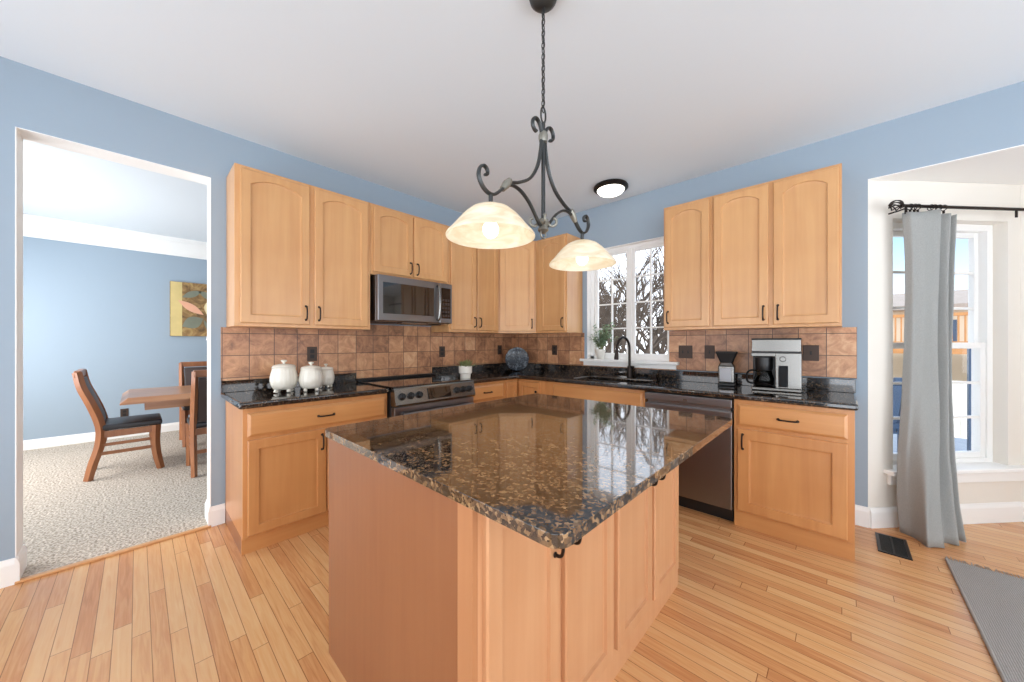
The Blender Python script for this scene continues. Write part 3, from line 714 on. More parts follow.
# sink
sk = MB(); loopo = rrect(SX0-0.012, SY0-0.012, SX1+0.012, SY1+0.012, 0.06); loopi = rrect(SX0-0.002, SY0-0.002, SX1+0.002, SY1+0.002, 0.05); low = rrect(SX0+0.02, SY0+0.02, SX1-0.02, SY1-0.02, 0.06)
bm = sk.bm
rings = [[bm.verts.new((x, y, z)) for x, y in lp] for lp, z in ((low, 0.66), (loopo, 0.67), (loopo, 0.8755), (loopi, 0.8755), (low, 0.68))]
for A, B in zip(rings, rings[1:]):
    for i in range(len(A)): j = (i+1) % len(A); bm.faces.new((A[i], A[j], B[j], B[i]))
bm.faces.new(rings[0][::-1]); bm.faces.new(rings[-1])
so = sk.obj('kitchen_sink', M['sinkm'], smooth=40); tag(so, 'black undermount sink basin set in the granite below the window', 'sink')
MB().lathe([(0.001, 0.681), (0.05, 0.681), (0.055, 0.684), (0.04, 0.686), (0.001, 0.685)], 24, ((SX0+SX1)/2, -0.3, 0)).obj('drain', M['steel'], so, smooth=50)
# faucet
fa = thing('kitchen_faucet', 'dark bronze gooseneck pull-down faucet behind the sink', 'faucet', (1.625, -0.078, 0.9145), radians(-12))
MB().lathe([(0.026, 0), (0.028, 0.006), (0.024, 0.016), (0.021, 0.10), (0.019, 0.115), (0.016, 0.12)], 20).obj('faucet_body', M['bronze'], fa, smooth=50)
neck = [(0, 0, 0.10), (0, 0, 0.24)] + [(0, -0.095+0.095*cos(radians(a)), 0.285+0.115*sin(radians(a))) for a in range(0, 181, 12)] + [(0, -0.192, 0.265)]
MB().tube(neck, 0.0125, 12).obj('spout', M['bronze'], fa, smooth=60)
MB().tube([(0, -0.192, 0.272), (0, -0.194, 0.25), (0, -0.2, 0.20), (0, -0.202, 0.185)], [0.015, 0.017, 0.022, 0.021], 14).obj('spray_head', M['bronze'], fa, smooth=40)
MB().tube([(0.018, 0, 0.105), (0.045, -0.0, 0.108)], 0.011, 10).tube([(0.045, 0, 0.108), (0.058, -0.035, 0.114), (0.062, -0.06, 0.118)], [0.012, 0.008, 0.0065], 10).obj('handle', M['bronze'], fa, smooth=50)
so2 = thing('soap_dispenser', 'small dark soap pump right of the faucet', 'soap dispenser', (1.87, -0.085, 0.9145))
MB().lathe([(0.022, 0), (0.022, 0.008), (0.014, 0.014), (0.012, 0.05), (0.007, 0.053), (0.007, 0.07)], 16).obj('pump_body', M['bronze'], so2, smooth=50)
MB().tube([(0, 0, 0.066), (0, -0.02, 0.072), (0, -0.055, 0.066)], [0.008, 0.007, 0.005], 10).obj('pump_nozzle', M['bronze'], so2, smooth=50)

# ------------------------------------------------------------------ appliances
rg = thing('kitchen_range', 'black stainless slide-in range with knobs and black glass cooktop', 'range', (0.0, -2.098, 0), RA)
RW = 0.793
MB().box(0.004, -0.6395, 0.09, RW-0.004, -0.012, 0.898, 0.002, 1).obj('range_body', M['black'], rg)
MB().box(0.0, -0.685, 0.9155, RW, -0.012, 0.925, 0.004).box(0.004, -0.62, 0.898, RW-0.004, -0.02, 0.9155).obj('cooktop', M['blackglass'], rg)
MB().box(0.0, -0.075, 0.9255, RW, -0.012, 0.945, 0.005).obj('rear_vent', M['black'], rg)
pn = MB(); t = bmesh.new()
pf = [(-0.640, 0.775), (-0.708, 0.775), (-0.718, 0.79), (-0.690, 0.905), (-0.683, 0.9145), (-0.640, 0.9145)]
A = [t.verts.new((0.002, a, b)) for a, b in pf]; B = [t.verts.new((RW-0.002, a, b)) for a, b in pf]
for i in range(6): j = (i+1) % 6; t.faces.new((A[i], A[j], B[j], B[i]))
t.faces.new(A); t.faces.new(B[::-1]); pn.add(t); cp = pn.obj('control_panel', M['steel'], rg)
tilt = math.atan2(0.028, 0.115)
def on_panel(x, s): # point on slanted fascia, s 0..1 upward
    return (x, -0.718+0.028*s, 0.79+0.115*s)
dsp = MB().box(-0.115, -0.004, -0.045, 0.115, 0.004, 0.045, 0.002, 1).obj('display', M['blackglass'], cp, on_panel(0.405, 0.5), (-tilt, 0, 0))
for x in (0.06, 0.135, 0.21, 0.585, 0.655, 0.725):
    k = MB(); k.lathe([(0.028, 0), (0.028, 0.006), (0.022, 0.010), (0.020, 0.030), (0.017, 0.033), (0.001, 0.033)], 20).box(-0.005, -0.020, 0.030, 0.005, 0.020, 0.040, 0.002)
    k.xf(Matrix.Rotation(pi/2, 4, 'X')).obj('knob', M['black'], cp, on_panel(x, 0.5), (-tilt, 0, 0), smooth=40)
dr = MB().box(0.004, -0.695, 0.26, RW-0.004, -0.642, 0.768, 0.006).obj('oven_door', M['darksteel'], rg)
MB().box(0.12, -0.698, 0.36, RW-0.12, -0.6955, 0.62).obj('oven_glass', M['blackglass'], dr)
MB().tube([(0.05, -0.74, 0.715), (RW-0.05, -0.74, 0.715)], 0.013, 12).tube([(0.07, -0.695, 0.715), (0.07, -0.74, 0.715)], 0.009).tube([(RW-0.07, -0.695, 0.715), (RW-0.07, -0.74, 0.715)], 0.009).obj('handle', M['darksteel'], dr, smooth=50)
MB().box(0.004, -0.69, 0.10, RW-0.004, -0.642, 0.25, 0.006).obj('warming_drawer', M['darksteel'], rg)
MB().box(0.02, -0.56, 0.0, RW-0.02, -0.10, 0.088).obj('plinth', M['black'], rg)

mw = thing('microwave', 'stainless over-the-range microwave with dark door glass', 'microwave', (0.0108, -2.080, 1.434), RA)
MW, MH, MD = 0.757, 0.396, 0.345
MB().box(0, -MD, 0.012, MW, 0, MH, 0.003).obj('microwave_body', M['darksteel'], mw)
md = MB().box(0.0, -MD-0.036, 0.012, 0.605, -MD-0.001, MH, 0.008).obj('door', M['darksteel'], mw)
MB().box(0.045, -MD-0.039, 0.075, 0.545, -MD-0.0365, MH-0.06, 0.001, 1).obj('door_glass', M['blackglass'], md)
hp = spline([(0.585, -MD-0.036, 0.045), (0.585, -MD-0.062, 0.06), (0.585, -MD-0.078, 0.20), (0.585, -MD-0.062, 0.345), (0.585, -MD-0.036, 0.36)], 6)
MB().tube(hp, 0.013, 10, flat=(1.0, 1.0, (1, 0, 0))).obj('handle', M['steel'], md, smooth=60)
cpn = MB().box(0.608, -MD-0.036, 0.012, MW, -MD-0.001, MH, 0.008).obj('control_panel', M['darksteel'], mw)
kp = MB().box(0.628, -MD-0.039, 0.06, MW-0.022, -MD-0.0365, MH-0.045, 0.001, 1).obj('keypad', M['blackglass'], cpn)
kb = MB()
for i in range(3):
    for j in range(5): kb.box(0.638+0.031*i, -MD-0.0405, 0.075+0.037*j, 0.638+0.031*i+0.022, -MD-0.0392, 0.075+0.037*j+0.022)
kb.obj('keypad_buttons', M['plate'], cpn)
MB().box(0.24, -MD-0.01, 0.0, 0.50, -MD+0.10, 0.0115, 0.003).obj('lamp_cover', M['steel'], mw)
MB().box(0.02, -MD+0.12, 0.004, MW-0.02, -0.02, 0.0115).obj('grease_filter', M['black'], mw)

dw = thing('dishwasher', 'dark stainless dishwasher between sink cabinet and right base cabinet', 'dishwasher', (2.003, 0, 0), 0)
MB().box(0.004, -0.575, 0.10, 0.612, -0.03, 0.872).obj('tub', M['black'], dw)
dd = MB().box(0.004, -0.625, 0.105, 0.612, -0.577, 0.785, 0.006).obj('door', M['darksteel'], dw)
dt = MB().box(0.004, -0.632, 0.812, 0.612, -0.577, 0.868, 0.005).box(0.02, -0.60, 0.786, 0.596, -0.578, 0.812).obj('control_strip', M['darksteel'], dw)
MB().box(0.295, -0.634, 0.832, 0.325, -0.6325, 0.842).obj('badge', M['steel'], dt)
MB().box(0.010, -0.55, 0.0, 0.606, -0.53, 0.098).obj('toe_kick', M['black'], dw)

# ------------------------------------------------------------------ island
IX0, IX1, IY0, IY1 = 1.648, 2.545, -2.895, -1.50
isl = thing('kitchen_island', 'maple kitchen island cabinet with four doors below the granite top', 'kitchen island', (0, 0, 0))
MB().box(IX0, IY0+0.012, 0.0, IX1, IY1, 0.886, 0.0015, 1).obj('cabinet_body', M['island'], isl)
MB().box(IX0-0.006, IY0, 0.0, IX1-0.055, IY0+0.0115, 0.886).obj('end_panel', M['veneer_shaded'], isl)
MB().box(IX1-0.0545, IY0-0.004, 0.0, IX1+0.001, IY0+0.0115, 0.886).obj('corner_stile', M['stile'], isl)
for (a, b_, side) in ((-2.868, -2.575, 'r'), (-2.545, -2.245, 'l'), (-2.203, -1.885, 'r'), (-1.855, -1.545, 'l')):
    d = frame_panel(b_-a, 0.745, 0.05).obj('door', M['island'], isl, (IX1, a, 0.115), (0, 0, RA))
    handle(d, ((b_-a)-0.03 if side == 'r' else 0.03, -0.019, 0.745-0.158))
it = MB().prism([rrect(1.622, -2.912, 2.802, -1.538, 0.034)], 0.8865, 0.914).obj('island_countertop', M['granite_reflecting'], smooth=30)
bevel_mod(it, 0.0125, 5); tag(it, 'speckled polished granite top on the kitchen island, brown reflection put into its colour', 'countertop')

# ------------------------------------------------------------------ pendant over the island
PX, PY = 2.247, -2.254
pe = thing('pendant_light', 'wrought iron two-shade pendant hanging on a chain above the island', 'pendant light', (PX, PY, 0))
DZ = -0.012
MB().lathe([(0.062, H-0.001), (0.062, H-0.012), (0.055, H-0.035), (0.036, H-0.054), (0.012, H-0.062), (0.001, H-0.063)], 28).obj('canopy', M['iron'], pe, smooth=60)
ch = MB(); z = H-0.058; i = 0
while z > 2.25:
    L_ = 0.032; ring = []
    for k in range(12):
        a = 2*pi*k/12; u, v = 0.0075*cos(a), (L_/2)*sin(a)
        ring.append((u if i % 2 == 0 else 0, 0 if i % 2 == 0 else u, z-L_/2+v))
    ch.tube(ring, 0.0024, 6, closed=True); z -= 0.0245; i += 1
ch.tube(spline([(0.004, 0, H-0.05), (-0.006, 0.004, 2.62), (0.006, -0.004, 2.5), (-0.005, 0.004, 2.4), (0.004, 0, 2.25)], 6), 0.0022, 6)
ch.obj('chain', M['iron'], pe, smooth=60)
ring = [(0, 0.016*cos(2*pi*k/16), 2.226+0.034*sin(2*pi*k/16)) for k in range(16)]
MB().tube(ring, 0.004, 8, closed=True).obj('loop', M['iron'], pe, smooth=60)
MB().tube([(0, 0, 2.195), (0, 0, 1.78)], 0.0085, 10).obj('stem', M['iron'], pe, smooth=60)
MB().lathe([(0.001, 2.110), (0.017, 2.112), (0.02, 2.125), (0.02, 2.140), (0.016, 2.153), (0.001, 2.155)], 16).obj('collar', M['silverleaf'], pe, smooth=50)
for s in (-1, 1):
    top = [(0, s*y, z) for y, z in ((0.046, 2.138), (0.058, 2.142), (0.069, 2.156), (0.067, 2.178), (0.050, 2.192), (0.028, 2.183), (0.013, 2.155), (0.012, 2.125), (0.018, 2.07), (0.04, 1.995), (0.085, 1.932), (0.15, 1.893), (0.205, 1.873), (0.235, 1.850))]
    p1 = spline(top, 6)
    MB().tube(p1, [0.0078]*len(p1), 8, flat=(1.25, 0.8, (1, 0, 0))).obj('arm', M['iron'], pe, smooth=60)
    tail = [(0, s*y, z+DZ) for y, z in ((0.215, 1.882), (0.25, 1.845), (0.285, 1.817), (0.315, 1.812), (0.345, 1.828), (0.362, 1.858), (0.357, 1.888), (0.338, 1.902), (0.322, 1.892), (0.322, 1.876), (0.333, 1.872))]
    p2 = spline(tail, 6); K = len(p2)
    MB().tube(p2, [0.0085-0.002*i/K for i in range(K)], 8, flat=(1.35, 0.75, (1, 0, 0))).obj('scroll', M['iron'], pe, smooth=60)
    lowr = [(0, s*y, z+DZ) for y, z in ((0.225, 1.868), (0.185, 1.880), (0.14, 1.872), (0.095, 1.845), (0.06, 1.81), (0.03, 1.775), (0.018, 1.768))]
    p3 = spline(lowr, 6)
    MB().tube(p3, [0.0072]*len(p3), 8, flat=(1.25, 0.8, (1, 0, 0))).obj('brace', M['iron'], pe, smooth=60)
    MB().tube([(0, s*0.205, 1.881), (0, s*0.225, 1.860), (0, s*0.245, 1.836)], [0.012, 0.016, 0.011], 10).obj('clasp', M['silverleaf'], pe, smooth=60)
    cl = [(s*0.0, 0, 0)]
    yy = s*0.305
    MB().tube([(0, yy, 1.803), (0, yy, 1.753)], 0.008, 10).lathe([(0.022, 1.772), (0.022, 1.766), (0.016, 1.735), (0.016, 1.715), (0.001, 1.713)], 14, (0, yy, DZ)).obj('lamp_socket', M['iron'], pe, smooth=60)
    outer = [(0.020, 1.758), (0.045, 1.754), (0.072, 1.742), (0.098, 1.720), (0.120, 1.695), (0.139, 1.672), (0.155, 1.656), (0.160, 1.648)]
    inner = [(r-0.005, z_-0.003) for r, z_ in reversed(outer)]
    MB().lathe(outer+[(0.159, 1.643)]+inner, 48, (0, yy, 0), cap=False).obj('lamp_shade', M['alabaster'], pe, smooth=60)
    bu = MB().ball((0, yy, 1.672), 0.029, 18, (1, 1, 1.1)).tube([(0, yy, 1.695), (0, yy, 1.712)], 0.014).obj('bulb', M['bulb'], pe, smooth=60)
    ld = bpy.data.lights.new('pendant_glow', 'POINT'); ld.energy = 0.42; ld.color = (1.0, 0.93, 0.84); ld.shadow_soft_size = 0.03
    lo_ = bpy.data.objects.new('pendant_glow', ld); COL.objects.link(lo_); lo_.parent = pe; lo_.location = (0, yy, 1.600)
hub = MB().lathe([(0.001, 1.79), (0.02, 1.785), (0.027, 1.77), (0.018, 1.755), (0.024, 1.74), (0.012, 1.728), (0.001, 1.726)], 18)
for a in range(4):
    ca, sa = cos(a*pi/2+pi/4), sin(a*pi/2+pi/4)
    pr = spline([(0.015*ca, 0.015*sa, 1.775), (0.035*ca, 0.035*sa, 1.757), (0.053*ca, 0.053*sa, 1.765), (0.055*ca, 0.055*sa, 1.785), (0.043*ca, 0.043*sa, 1.79)], 5)
    hub.tube(pr, 0.006, 8)
hub.obj('hub', M['silverleaf'], pe, smooth=50)
MB().tube([(0, 0.017*cos(2*pi*k/16), 1.722+0.017*sin(2*pi*k/16)) for k in range(16)], 0.0035, 8, closed=True).obj('pull_ring', M['silverleaf'], pe, smooth=60)
# flush ceiling light
fl = thing('flush_ceiling_light', 'round bronze flush ceiling light glowing near the sink window', 'ceiling light', (1.575, -0.37, H))
MB().lathe([(0.150, -0.001), (0.158, -0.012), (0.158, -0.028), (0.140, -0.040), (0.125, -0.040), (0.125, -0.02), (0.001, -0.02)], 40).obj('trim_ring', M['bronze'], fl, smooth=40)
MB().lathe([(0.126, -0.030), (0.124, -0.045), (0.105, -0.066), (0.07, -0.082), (0.03, -0.090), (0.001, -0.091)], 40).obj('glass_dome', M['dome'], fl, smooth=60)

# ------------------------------------------------------------------ small things on the counters
def canister(label, x, y, R, h, rz=0.3):
    t_ = thing('canister', label, 'canister', (x, y, 0.9185), rz, 'white ceramic canisters')
    pr = [(0.62, 0.10), (0.78, 0.12), (0.93, 0.26), (1.0, 0.42), (0.99, 0.55), (0.92, 0.70), (0.85, 0.80), (0.84, 0.86), (0.88, 0.88), (0.88, 0.90), (0.8, 0.905)]
    MB().lathe([(r*R, z_*h*0.86) for r, z_ in pr], 64, flute=20, amp=0.06).obj('canister_body', M['ceramic'], t_, smooth=70)
    for k in range(4):
        a = k*pi/2
        MB().tube([(0.55*R*cos(a), 0.55*R*sin(a), 0.15*h), (0.64*R*cos(a), 0.64*R*sin(a), 0.07*h), (0.70*R*cos(a), 0.70*R*sin(a), 0.02*h), (0.72*R*cos(a), 0.72*R*sin(a), 0.0)], [0.14*R, 0.15*R, 0.17*R, 0.15*R], 10).obj('foot', M['ceramic'], t_, smooth=60)
    ld_ = MB().lathe([(0.87*R, 0.781*h), (0.88*R, 0.80*h), (0.8*R, 0.83*h), (0.4*R, 0.865*h), (0.12*R, 0.875*h)], 40).obj('lid', M['ceramic'], t_, smooth=50)
    MB().lathe([(0.10*R, 0.872*h), (0.10*R, 0.91*h), (0.24*R, 0.95*h), (0.25*R, 0.975*h), (0.18*R, 0.99*h), (0.001, 1.0*h)], 20).obj('knob', M['ceramic'], ld_, smooth=50)
canister('largest white ceramic lidded canister, leftmost of the three', 0.30, -2.722, 0.080, 0.226)
canister('medium white ceramic lidded canister in the middle of the three', 0.365, -2.568, 0.074, 0.207, 0.5)
canister('smallest white ceramic lidded canister, partly behind the medium one', 0.24, -2.425, 0.058, 0.183, 0.1)

random.seed(4)
def pot_plant(name, label, x, y, z, R, h, two_tier=True):
    t_ = thing(name, label, 'potted plant', (x, y, z))
    if two_tier: pr = [(0.72*R, 0), (0.74*R, 0.02*h), (0.78*R, 0.30*h), (0.80*R, 0.36*h), (0.97*R, 0.42*h), (1.0*R, h), (0.93*R, h), (0.90*R, 0.86*h)]
    else: pr = [(0.62*R, 0), (0.68*R, 0.03*h), (0.88*R, 0.72*h), (0.98*R, 0.75*h), (1.0*R, h), (0.92*R, h), (0.88*R, 0.85*h)]
    MB().lathe(pr, 36).obj('pot', M['pot'], t_, smooth=40)
    MB().lathe([(0.001, 0.84*h), (0.89*R, 0.85*h), (0.89*R, 0.87*h), (0.5*R, 0.91*h), (0.001, 0.92*h)], 24).obj('soil', M['soil'], t_, smooth=50)
    return t_
def leaf_mb(mb, base, tip, width, droop=0.0):
    b, tp = Vector(base), Vector(tip); d = tp-b; side = d.cross(Vector((0, 0, 1)))
    if side.length < 1e-5: side = Vector((1, 0, 0))
    side.normalize(); nrm = side.cross(d).normalized(); prev = None
    for i in range(6):
        t_ = i/5; wdt = width*sin(pi*(0.12+0.88*t_))**0.8 if i < 5 else 0.0005
        c = b+d*t_+Vector((0, 0, -droop*t_*t_))+nrm*0.0
        cur = [mb.bm.verts.new(c-side*wdt), mb.bm.verts.new(c-nrm*wdt*0.25), mb.bm.verts.new(c+side*wdt)]
        if prev:
            mb.bm.faces.new((prev[0], prev[1], cur[1], cur[0])); mb.bm.faces.new((prev[1], prev[2], cur[2], cur[1]))
        prev = cur
sp_ = pot_plant('potted_succulent', 'low green succulent in a white two-tier pot by the range', 0.46, -1.215, 0.9145, 0.066, 0.122)
mb = MB()
for k in range(60):
    a = random.uniform(0, 2*pi); rr = random.uniform(0.0, 0.05); el_ = random.uniform(0.15, 1.2); L_ = random.uniform(0.07, 0.12)
    b_ = (rr*cos(a), rr*sin(a), 0.110); leaf_mb(mb, b_, (b_[0]+L_*cos(a)*cos(el_), b_[1]+L_*sin(a)*cos(el_), b_[2]+L_*sin(el_)*0.75), 0.011)
fo_ = mb.obj('foliage', M['leaf'], sp_, recalc=False)
wp = pot_plant('window_plant', 'pale leafy plant in a small white pot on the window sill', 1.262, -0.005, WZ0+0.0005, 0.056, 0.105, False)
mb = MB(); sm_ = MB()
for k in range(22):
    a = random.uniform(0, 2*pi); sp2 = random.uniform(0.04, 0.19); hh = random.uniform(0.12, 0.29)
    yy_ = sp2*sin(a)*0.45
    top_ = (sp2*cos(a)+0.01, yy_, 0.09+hh)
    pts_ = spline([(0.01*cos(a), 0.01*sin(a), 0.09), (top_[0]*0.4, top_[1]*0.4, 0.09+hh*0.55), top_], 5); sm_.tube(pts_, 0.0018, 5)
    for i in range(3, len(pts_)):
        for q in range(3):
            aa = random.uniform(0, 2*pi); p_ = pts_[i]; l_ = random.uniform(0.03, 0.052)
            leaf_mb(mb, p_, (p_.x+l_*cos(aa), p_.y+l_*sin(aa)*0.6, p_.z+random.uniform(-0.015, 0.025)), 0.011)
mb.obj('foliage', M['leaf2'], wp, recalc=False); sm_.obj('stem', M['leaf'], wp)

pl = thing('decorative_plate', 'round dark blue patterned plate leaning in the counter corner', 'plate', (0.258, -0.240, 0.9145), radians(45))
pm = MB().lathe([(0.001, 0.012), (0.085, 0.012), (0.095, 0.016), (0.128, 0.024), (0.132, 0.022), (0.130, 0.018), (0.098, 0.006), (0.06, 0.0), (0.001, 0.0)], 48)
pm.xf(Matrix.Translation((0, 0, 0.146)) @ Matrix.Rotation(radians(78), 4, 'X') @ Matrix.Scale(1.1, 4))
pm.obj('plate_dish', M['plateblue'], pl, smooth=40)
st_ = MB().tube([(-0.05, -0.045, 0.004), (-0.05, 0.05, 0.004), (-0.04, 0.045, 0.13)], 0.004, 8).tube([(0.05, -0.045, 0.004), (0.05, 0.05, 0.004), (0.04, 0.045, 0.13)], 0.004, 8).tube([(-0.04, 0.045, 0.13), (0.04, 0.045, 0.13)], 0.004, 8).tube([(-0.05, -0.045, 0.004), (-0.05, -0.052, 0.02)], 0.004).tube([(0.05, -0.045, 0.004), (0.05, -0.052, 0.02)], 0.004)
st_.obj('easel', M['bronze'], pl, smooth=60)

# coffee maker
cm = thing('coffee_maker', 'stainless drip coffee maker with glass carafe on the right counter', 'coffee maker', (2.812, -0.168, 0.9145), radians(3))
W2 = 0.145
MB().box(-W2, -0.125, 0.0, W2, 0.125, 0.022, 0.006).obj('base', M['steel'], cm)
MB().box(-W2, -0.01, 0.022, 0.0, 0.125, 0.275, 0.003).obj('rear_column', M['black'], cm)
MB().box(0.0, -0.125, 0.0225, W2, 0.125, 0.275, 0.004).obj('control_column', M['steel'], cm)
MB().box(-W2, -0.125, 0.248, -0.0005, -0.0105, 0.275, 0.004).obj('brew_head', M['steel'], cm)
MB().box(-W2, -0.127, 0.2755, W2, 0.127, 0.283).obj('band', M['black'], cm)
MB().box(-W2+0.002, -0.125, 0.2835, W2-0.002, 0.125, 0.372, 0.004).obj('water_tank', M['steel'], cm)
MB().box(-W2, -0.127, 0.3725, W2, 0.127, 0.381, 0.003).obj('lid', M['black'], cm)
MB().lathe([(0.018, 0), (0.019, 0.003), (0.015, 0.008), (0.001, 0.008)], 24).xf(Matrix.Translation((0.042, -0.1255, 0.232)) @ Matrix.Rotation(pi/2, 4, 'X')).obj('dial', M['steel'], cm, smooth=40)
MB().box(0.017, -0.1285, 0.032, 0.072, -0.1258, 0.185, 0.001, 1).obj('control_panel', M['blackglass'], cm)
ca = MB().lathe([(0.048, 0.026), (0.060, 0.036), (0.062, 0.085), (0.052, 0.125), (0.046, 0.145), (0.044, 0.145), (0.050, 0.123), (0.059, 0.085), (0.057, 0.038), (0.001, 0.030)], 32, (-0.073, -0.058, 0), cap=False).obj('carafe', M['carafe'], cm, smooth=50)
MB().lathe([(0.049, 0.143), (0.052, 0.150), (0.054, 0.19), (0.056, 0.240), (0.001, 0.242)], 28, (-0.073, -0.058, 0)).obj('brew_basket', M['black'], cm, smooth=40)
hp = spline([(-0.118, -0.058, 0.140), (-0.155, -0.062, 0.140), (-0.178, -0.064, 0.115), (-0.176, -0.064, 0.06), (-0.150, -0.062, 0.045), (-0.132, -0.06, 0.050)], 5)
MB().tube(hp, 0.009, 8, flat=(1.2, 0.8, (0, 1, 0))).obj('carafe_handle', M['black'], ca, smooth=60)
MB().lathe([(0.001, 0.0315), (0.055, 0.040), (0.056, 0.052), (0.001, 0.053)], 28, (-0.073, -0.058, 0)).obj('coffee', M['brownleather'], ca, smooth=40)
MB().tube(spline([(W2+0.0, 0.08, 0.03), (W2+0.05, 0.085, 0.008), (W2+0.10, 0.05, 0.006), (W2+0.14, 0.075, 0.006)], 6), 0.003, 6).obj('cord', M['black'], cm, smooth=60)
gr = thing('coffee_grinder', 'small stainless coffee grinder with flared dark hopper left of the coffee maker', 'coffee grinder', (2.480, -0.135, 0.9145), radians(8))
gr.scale = (1.2, 1.0, 1.02)
MB().box(-0.050, -0.050, 0.0, 0.050, 0.065, 0.022, 0.006).obj('base', M['black'], gr)
MB().box(-0.048, -0.048, 0.0225, 0.048, 0.062, 0.160, 0.01, 3).obj('grinder_body', M['steel'], gr)
MB().box(-0.036, -0.0515, 0.035, 0.030, -0.0482, 0.140, 0.001, 1).obj('grounds_bin', M['darksteel'], gr)
def frustum(z0, z1, a0, a1, dy=0.007, rr=0.012):
    q = MB(); A = [q.bm.verts.new((x, y+dy, z0)) for x, y in rrect(-a0, -a0, a0, a0, rr)]; B = [q.bm.verts.new((x, y+dy, z1)) for x, y in rrect(-a1, -a1, a1, a1, rr)]
    n_ = len(A)
    for i in range(n_): j = (i+1) % n_; q.bm.faces.new((A[i], A[j], B[j], B[i]))
    q.bm.faces.new(A[::-1]); q.bm.faces.new(B); return q
frustum(0.1605, 0.182, 0.046, 0.036).obj('neck', M['steel'], gr, smooth=40)
frustum(0.1825, 0.262, 0.036, 0.062).obj('hopper', M['outletblack'], gr, smooth=40)
frustum(0.2625, 0.272, 0.063, 0.060).obj('lid', M['black'], gr, smooth=40)

# wall plates
def wall_plate(label, loc, rz, kind='outlet', w=0.074, mat=None):
    t_ = thing('wall_plate', label, 'wall outlet' if kind != 'switch' else 'light switch', loc, rz, 'bronze wall plates')
    mt = mat or M['plate']
    fs = MB().box(-w/2, -0.006, -0.058, w/2, 0, 0.058, 0.0025).obj('cover_plate', mt, t_)
    if kind == 'outlet':
        for zz in (-0.021, 0.021):
            MB().box(-0.016, -0.0085, zz-0.0155, 0.016, -0.0062, zz+0.0155, 0.001, 1).obj('receptacle', M['outletblack'], t_)
    else:
        for xx in ([0] if w < 0.1 else [-0.023, 0.023]):
            MB().box(xx-0.006, -0.0075, -0.013, xx+0.006, -0.0062, 0.013).box(xx-0.004, -0.014, -0.002, xx+0.004, -0.0076, 0.009, 0.001, 1).obj('switch_lever', M['outletblack'], t_)
    return t_
wall_plate('dark outlet on the tiles above the canisters', (0.0105, -2.452, 1.172), RA)
wall_plate('dark outlet on the tiles above the potted succulent', (0.0105, -1.172, 1.165), RA)
wall_plate('dark outlet on the tiles left of the round plate', (0.0105, -0.295, 1.172), RA)
wall_plate('dark outlet on the tiles between round plate and window', (0.66, -0.0105, 1.175), 0)
wall_plate('wide dark double switch plate right of the kitchen window', (2.128, -0.0105, 1.18), 0, 'switch', 0.118)
wall_plate('dark switch plate above the coffee grinder', (2.325, -0.0105, 1.182), 0, 'switch', 0.08)
wall_plate('dark wall plate right of the coffee maker', (2.999, -0.0105, 1.187), 0, 'switch', 0.092)
wall_plate('dark outlet low on the blue dining room wall', (-3.7595, -3.545, 0.332), RA)

# floor register
fv = thing('floor_register', 'dark metal floor vent grille beside the curtain', 'floor vent', (3.397, -0.215, 0.0005))
fg = MB().box(-0.070, -0.142, 0, -0.055, 0.142, 0.006, 0.001, 1).box(0.055, -0.142, 0, 0.070, 0.142, 0.006, 0.001, 1).box(-0.055, -0.142, 0, 0.055, -0.125, 0.006).box(-0.055, 0.125, 0, 0.055, 0.142, 0.006)
fg.obj('frame', M['black'], fv)
lv = MB()
for i in range(20):
    y_ = -0.118+0.0124*i; lv.box(-0.055, y_, 0.001, 0.055, y_+0.005, 0.005)
lv.box(-0.004, -0.125, 0.001, 0.004, 0.125, 0.0055).obj('louver', M['iron'], fv)
MB().box(-0.055, -0.125, 0.0, 0.055, 0.125, 0.0008).obj('damper', M['black'], fv)

# rug
ru = thing('area_rug', 'grey flatweave rug with fringed end on the oak floor', 'rug', (3.61, -2.4, 0.0005))
MB().box(0.0, 0.0, 0.0, 1.5, 2.19, 0.009, 0.002, 1).obj('rug_field', M['rug'], ru)
MB().tube([(0.0, 0.0, 0.006), (0.0, 2.19, 0.006)], 0.007, 8).obj('binding', M['rugedge'], ru)
fr_ = MB()
for i in range(150):
    x_ = 1.5*i/149; dx = random.uniform(-0.008, 0.008)
    fr_.tube([(x_, 2.185, 0.006), (x_+dx*0.5, 2.205, 0.006), (x_+dx, 2.228+random.uniform(0, 0.02), 0.003)], [0.003, 0.0025, 0.0015], 4)
fr_.obj('fringe', M['rugedge'], ru, kind='stuff')

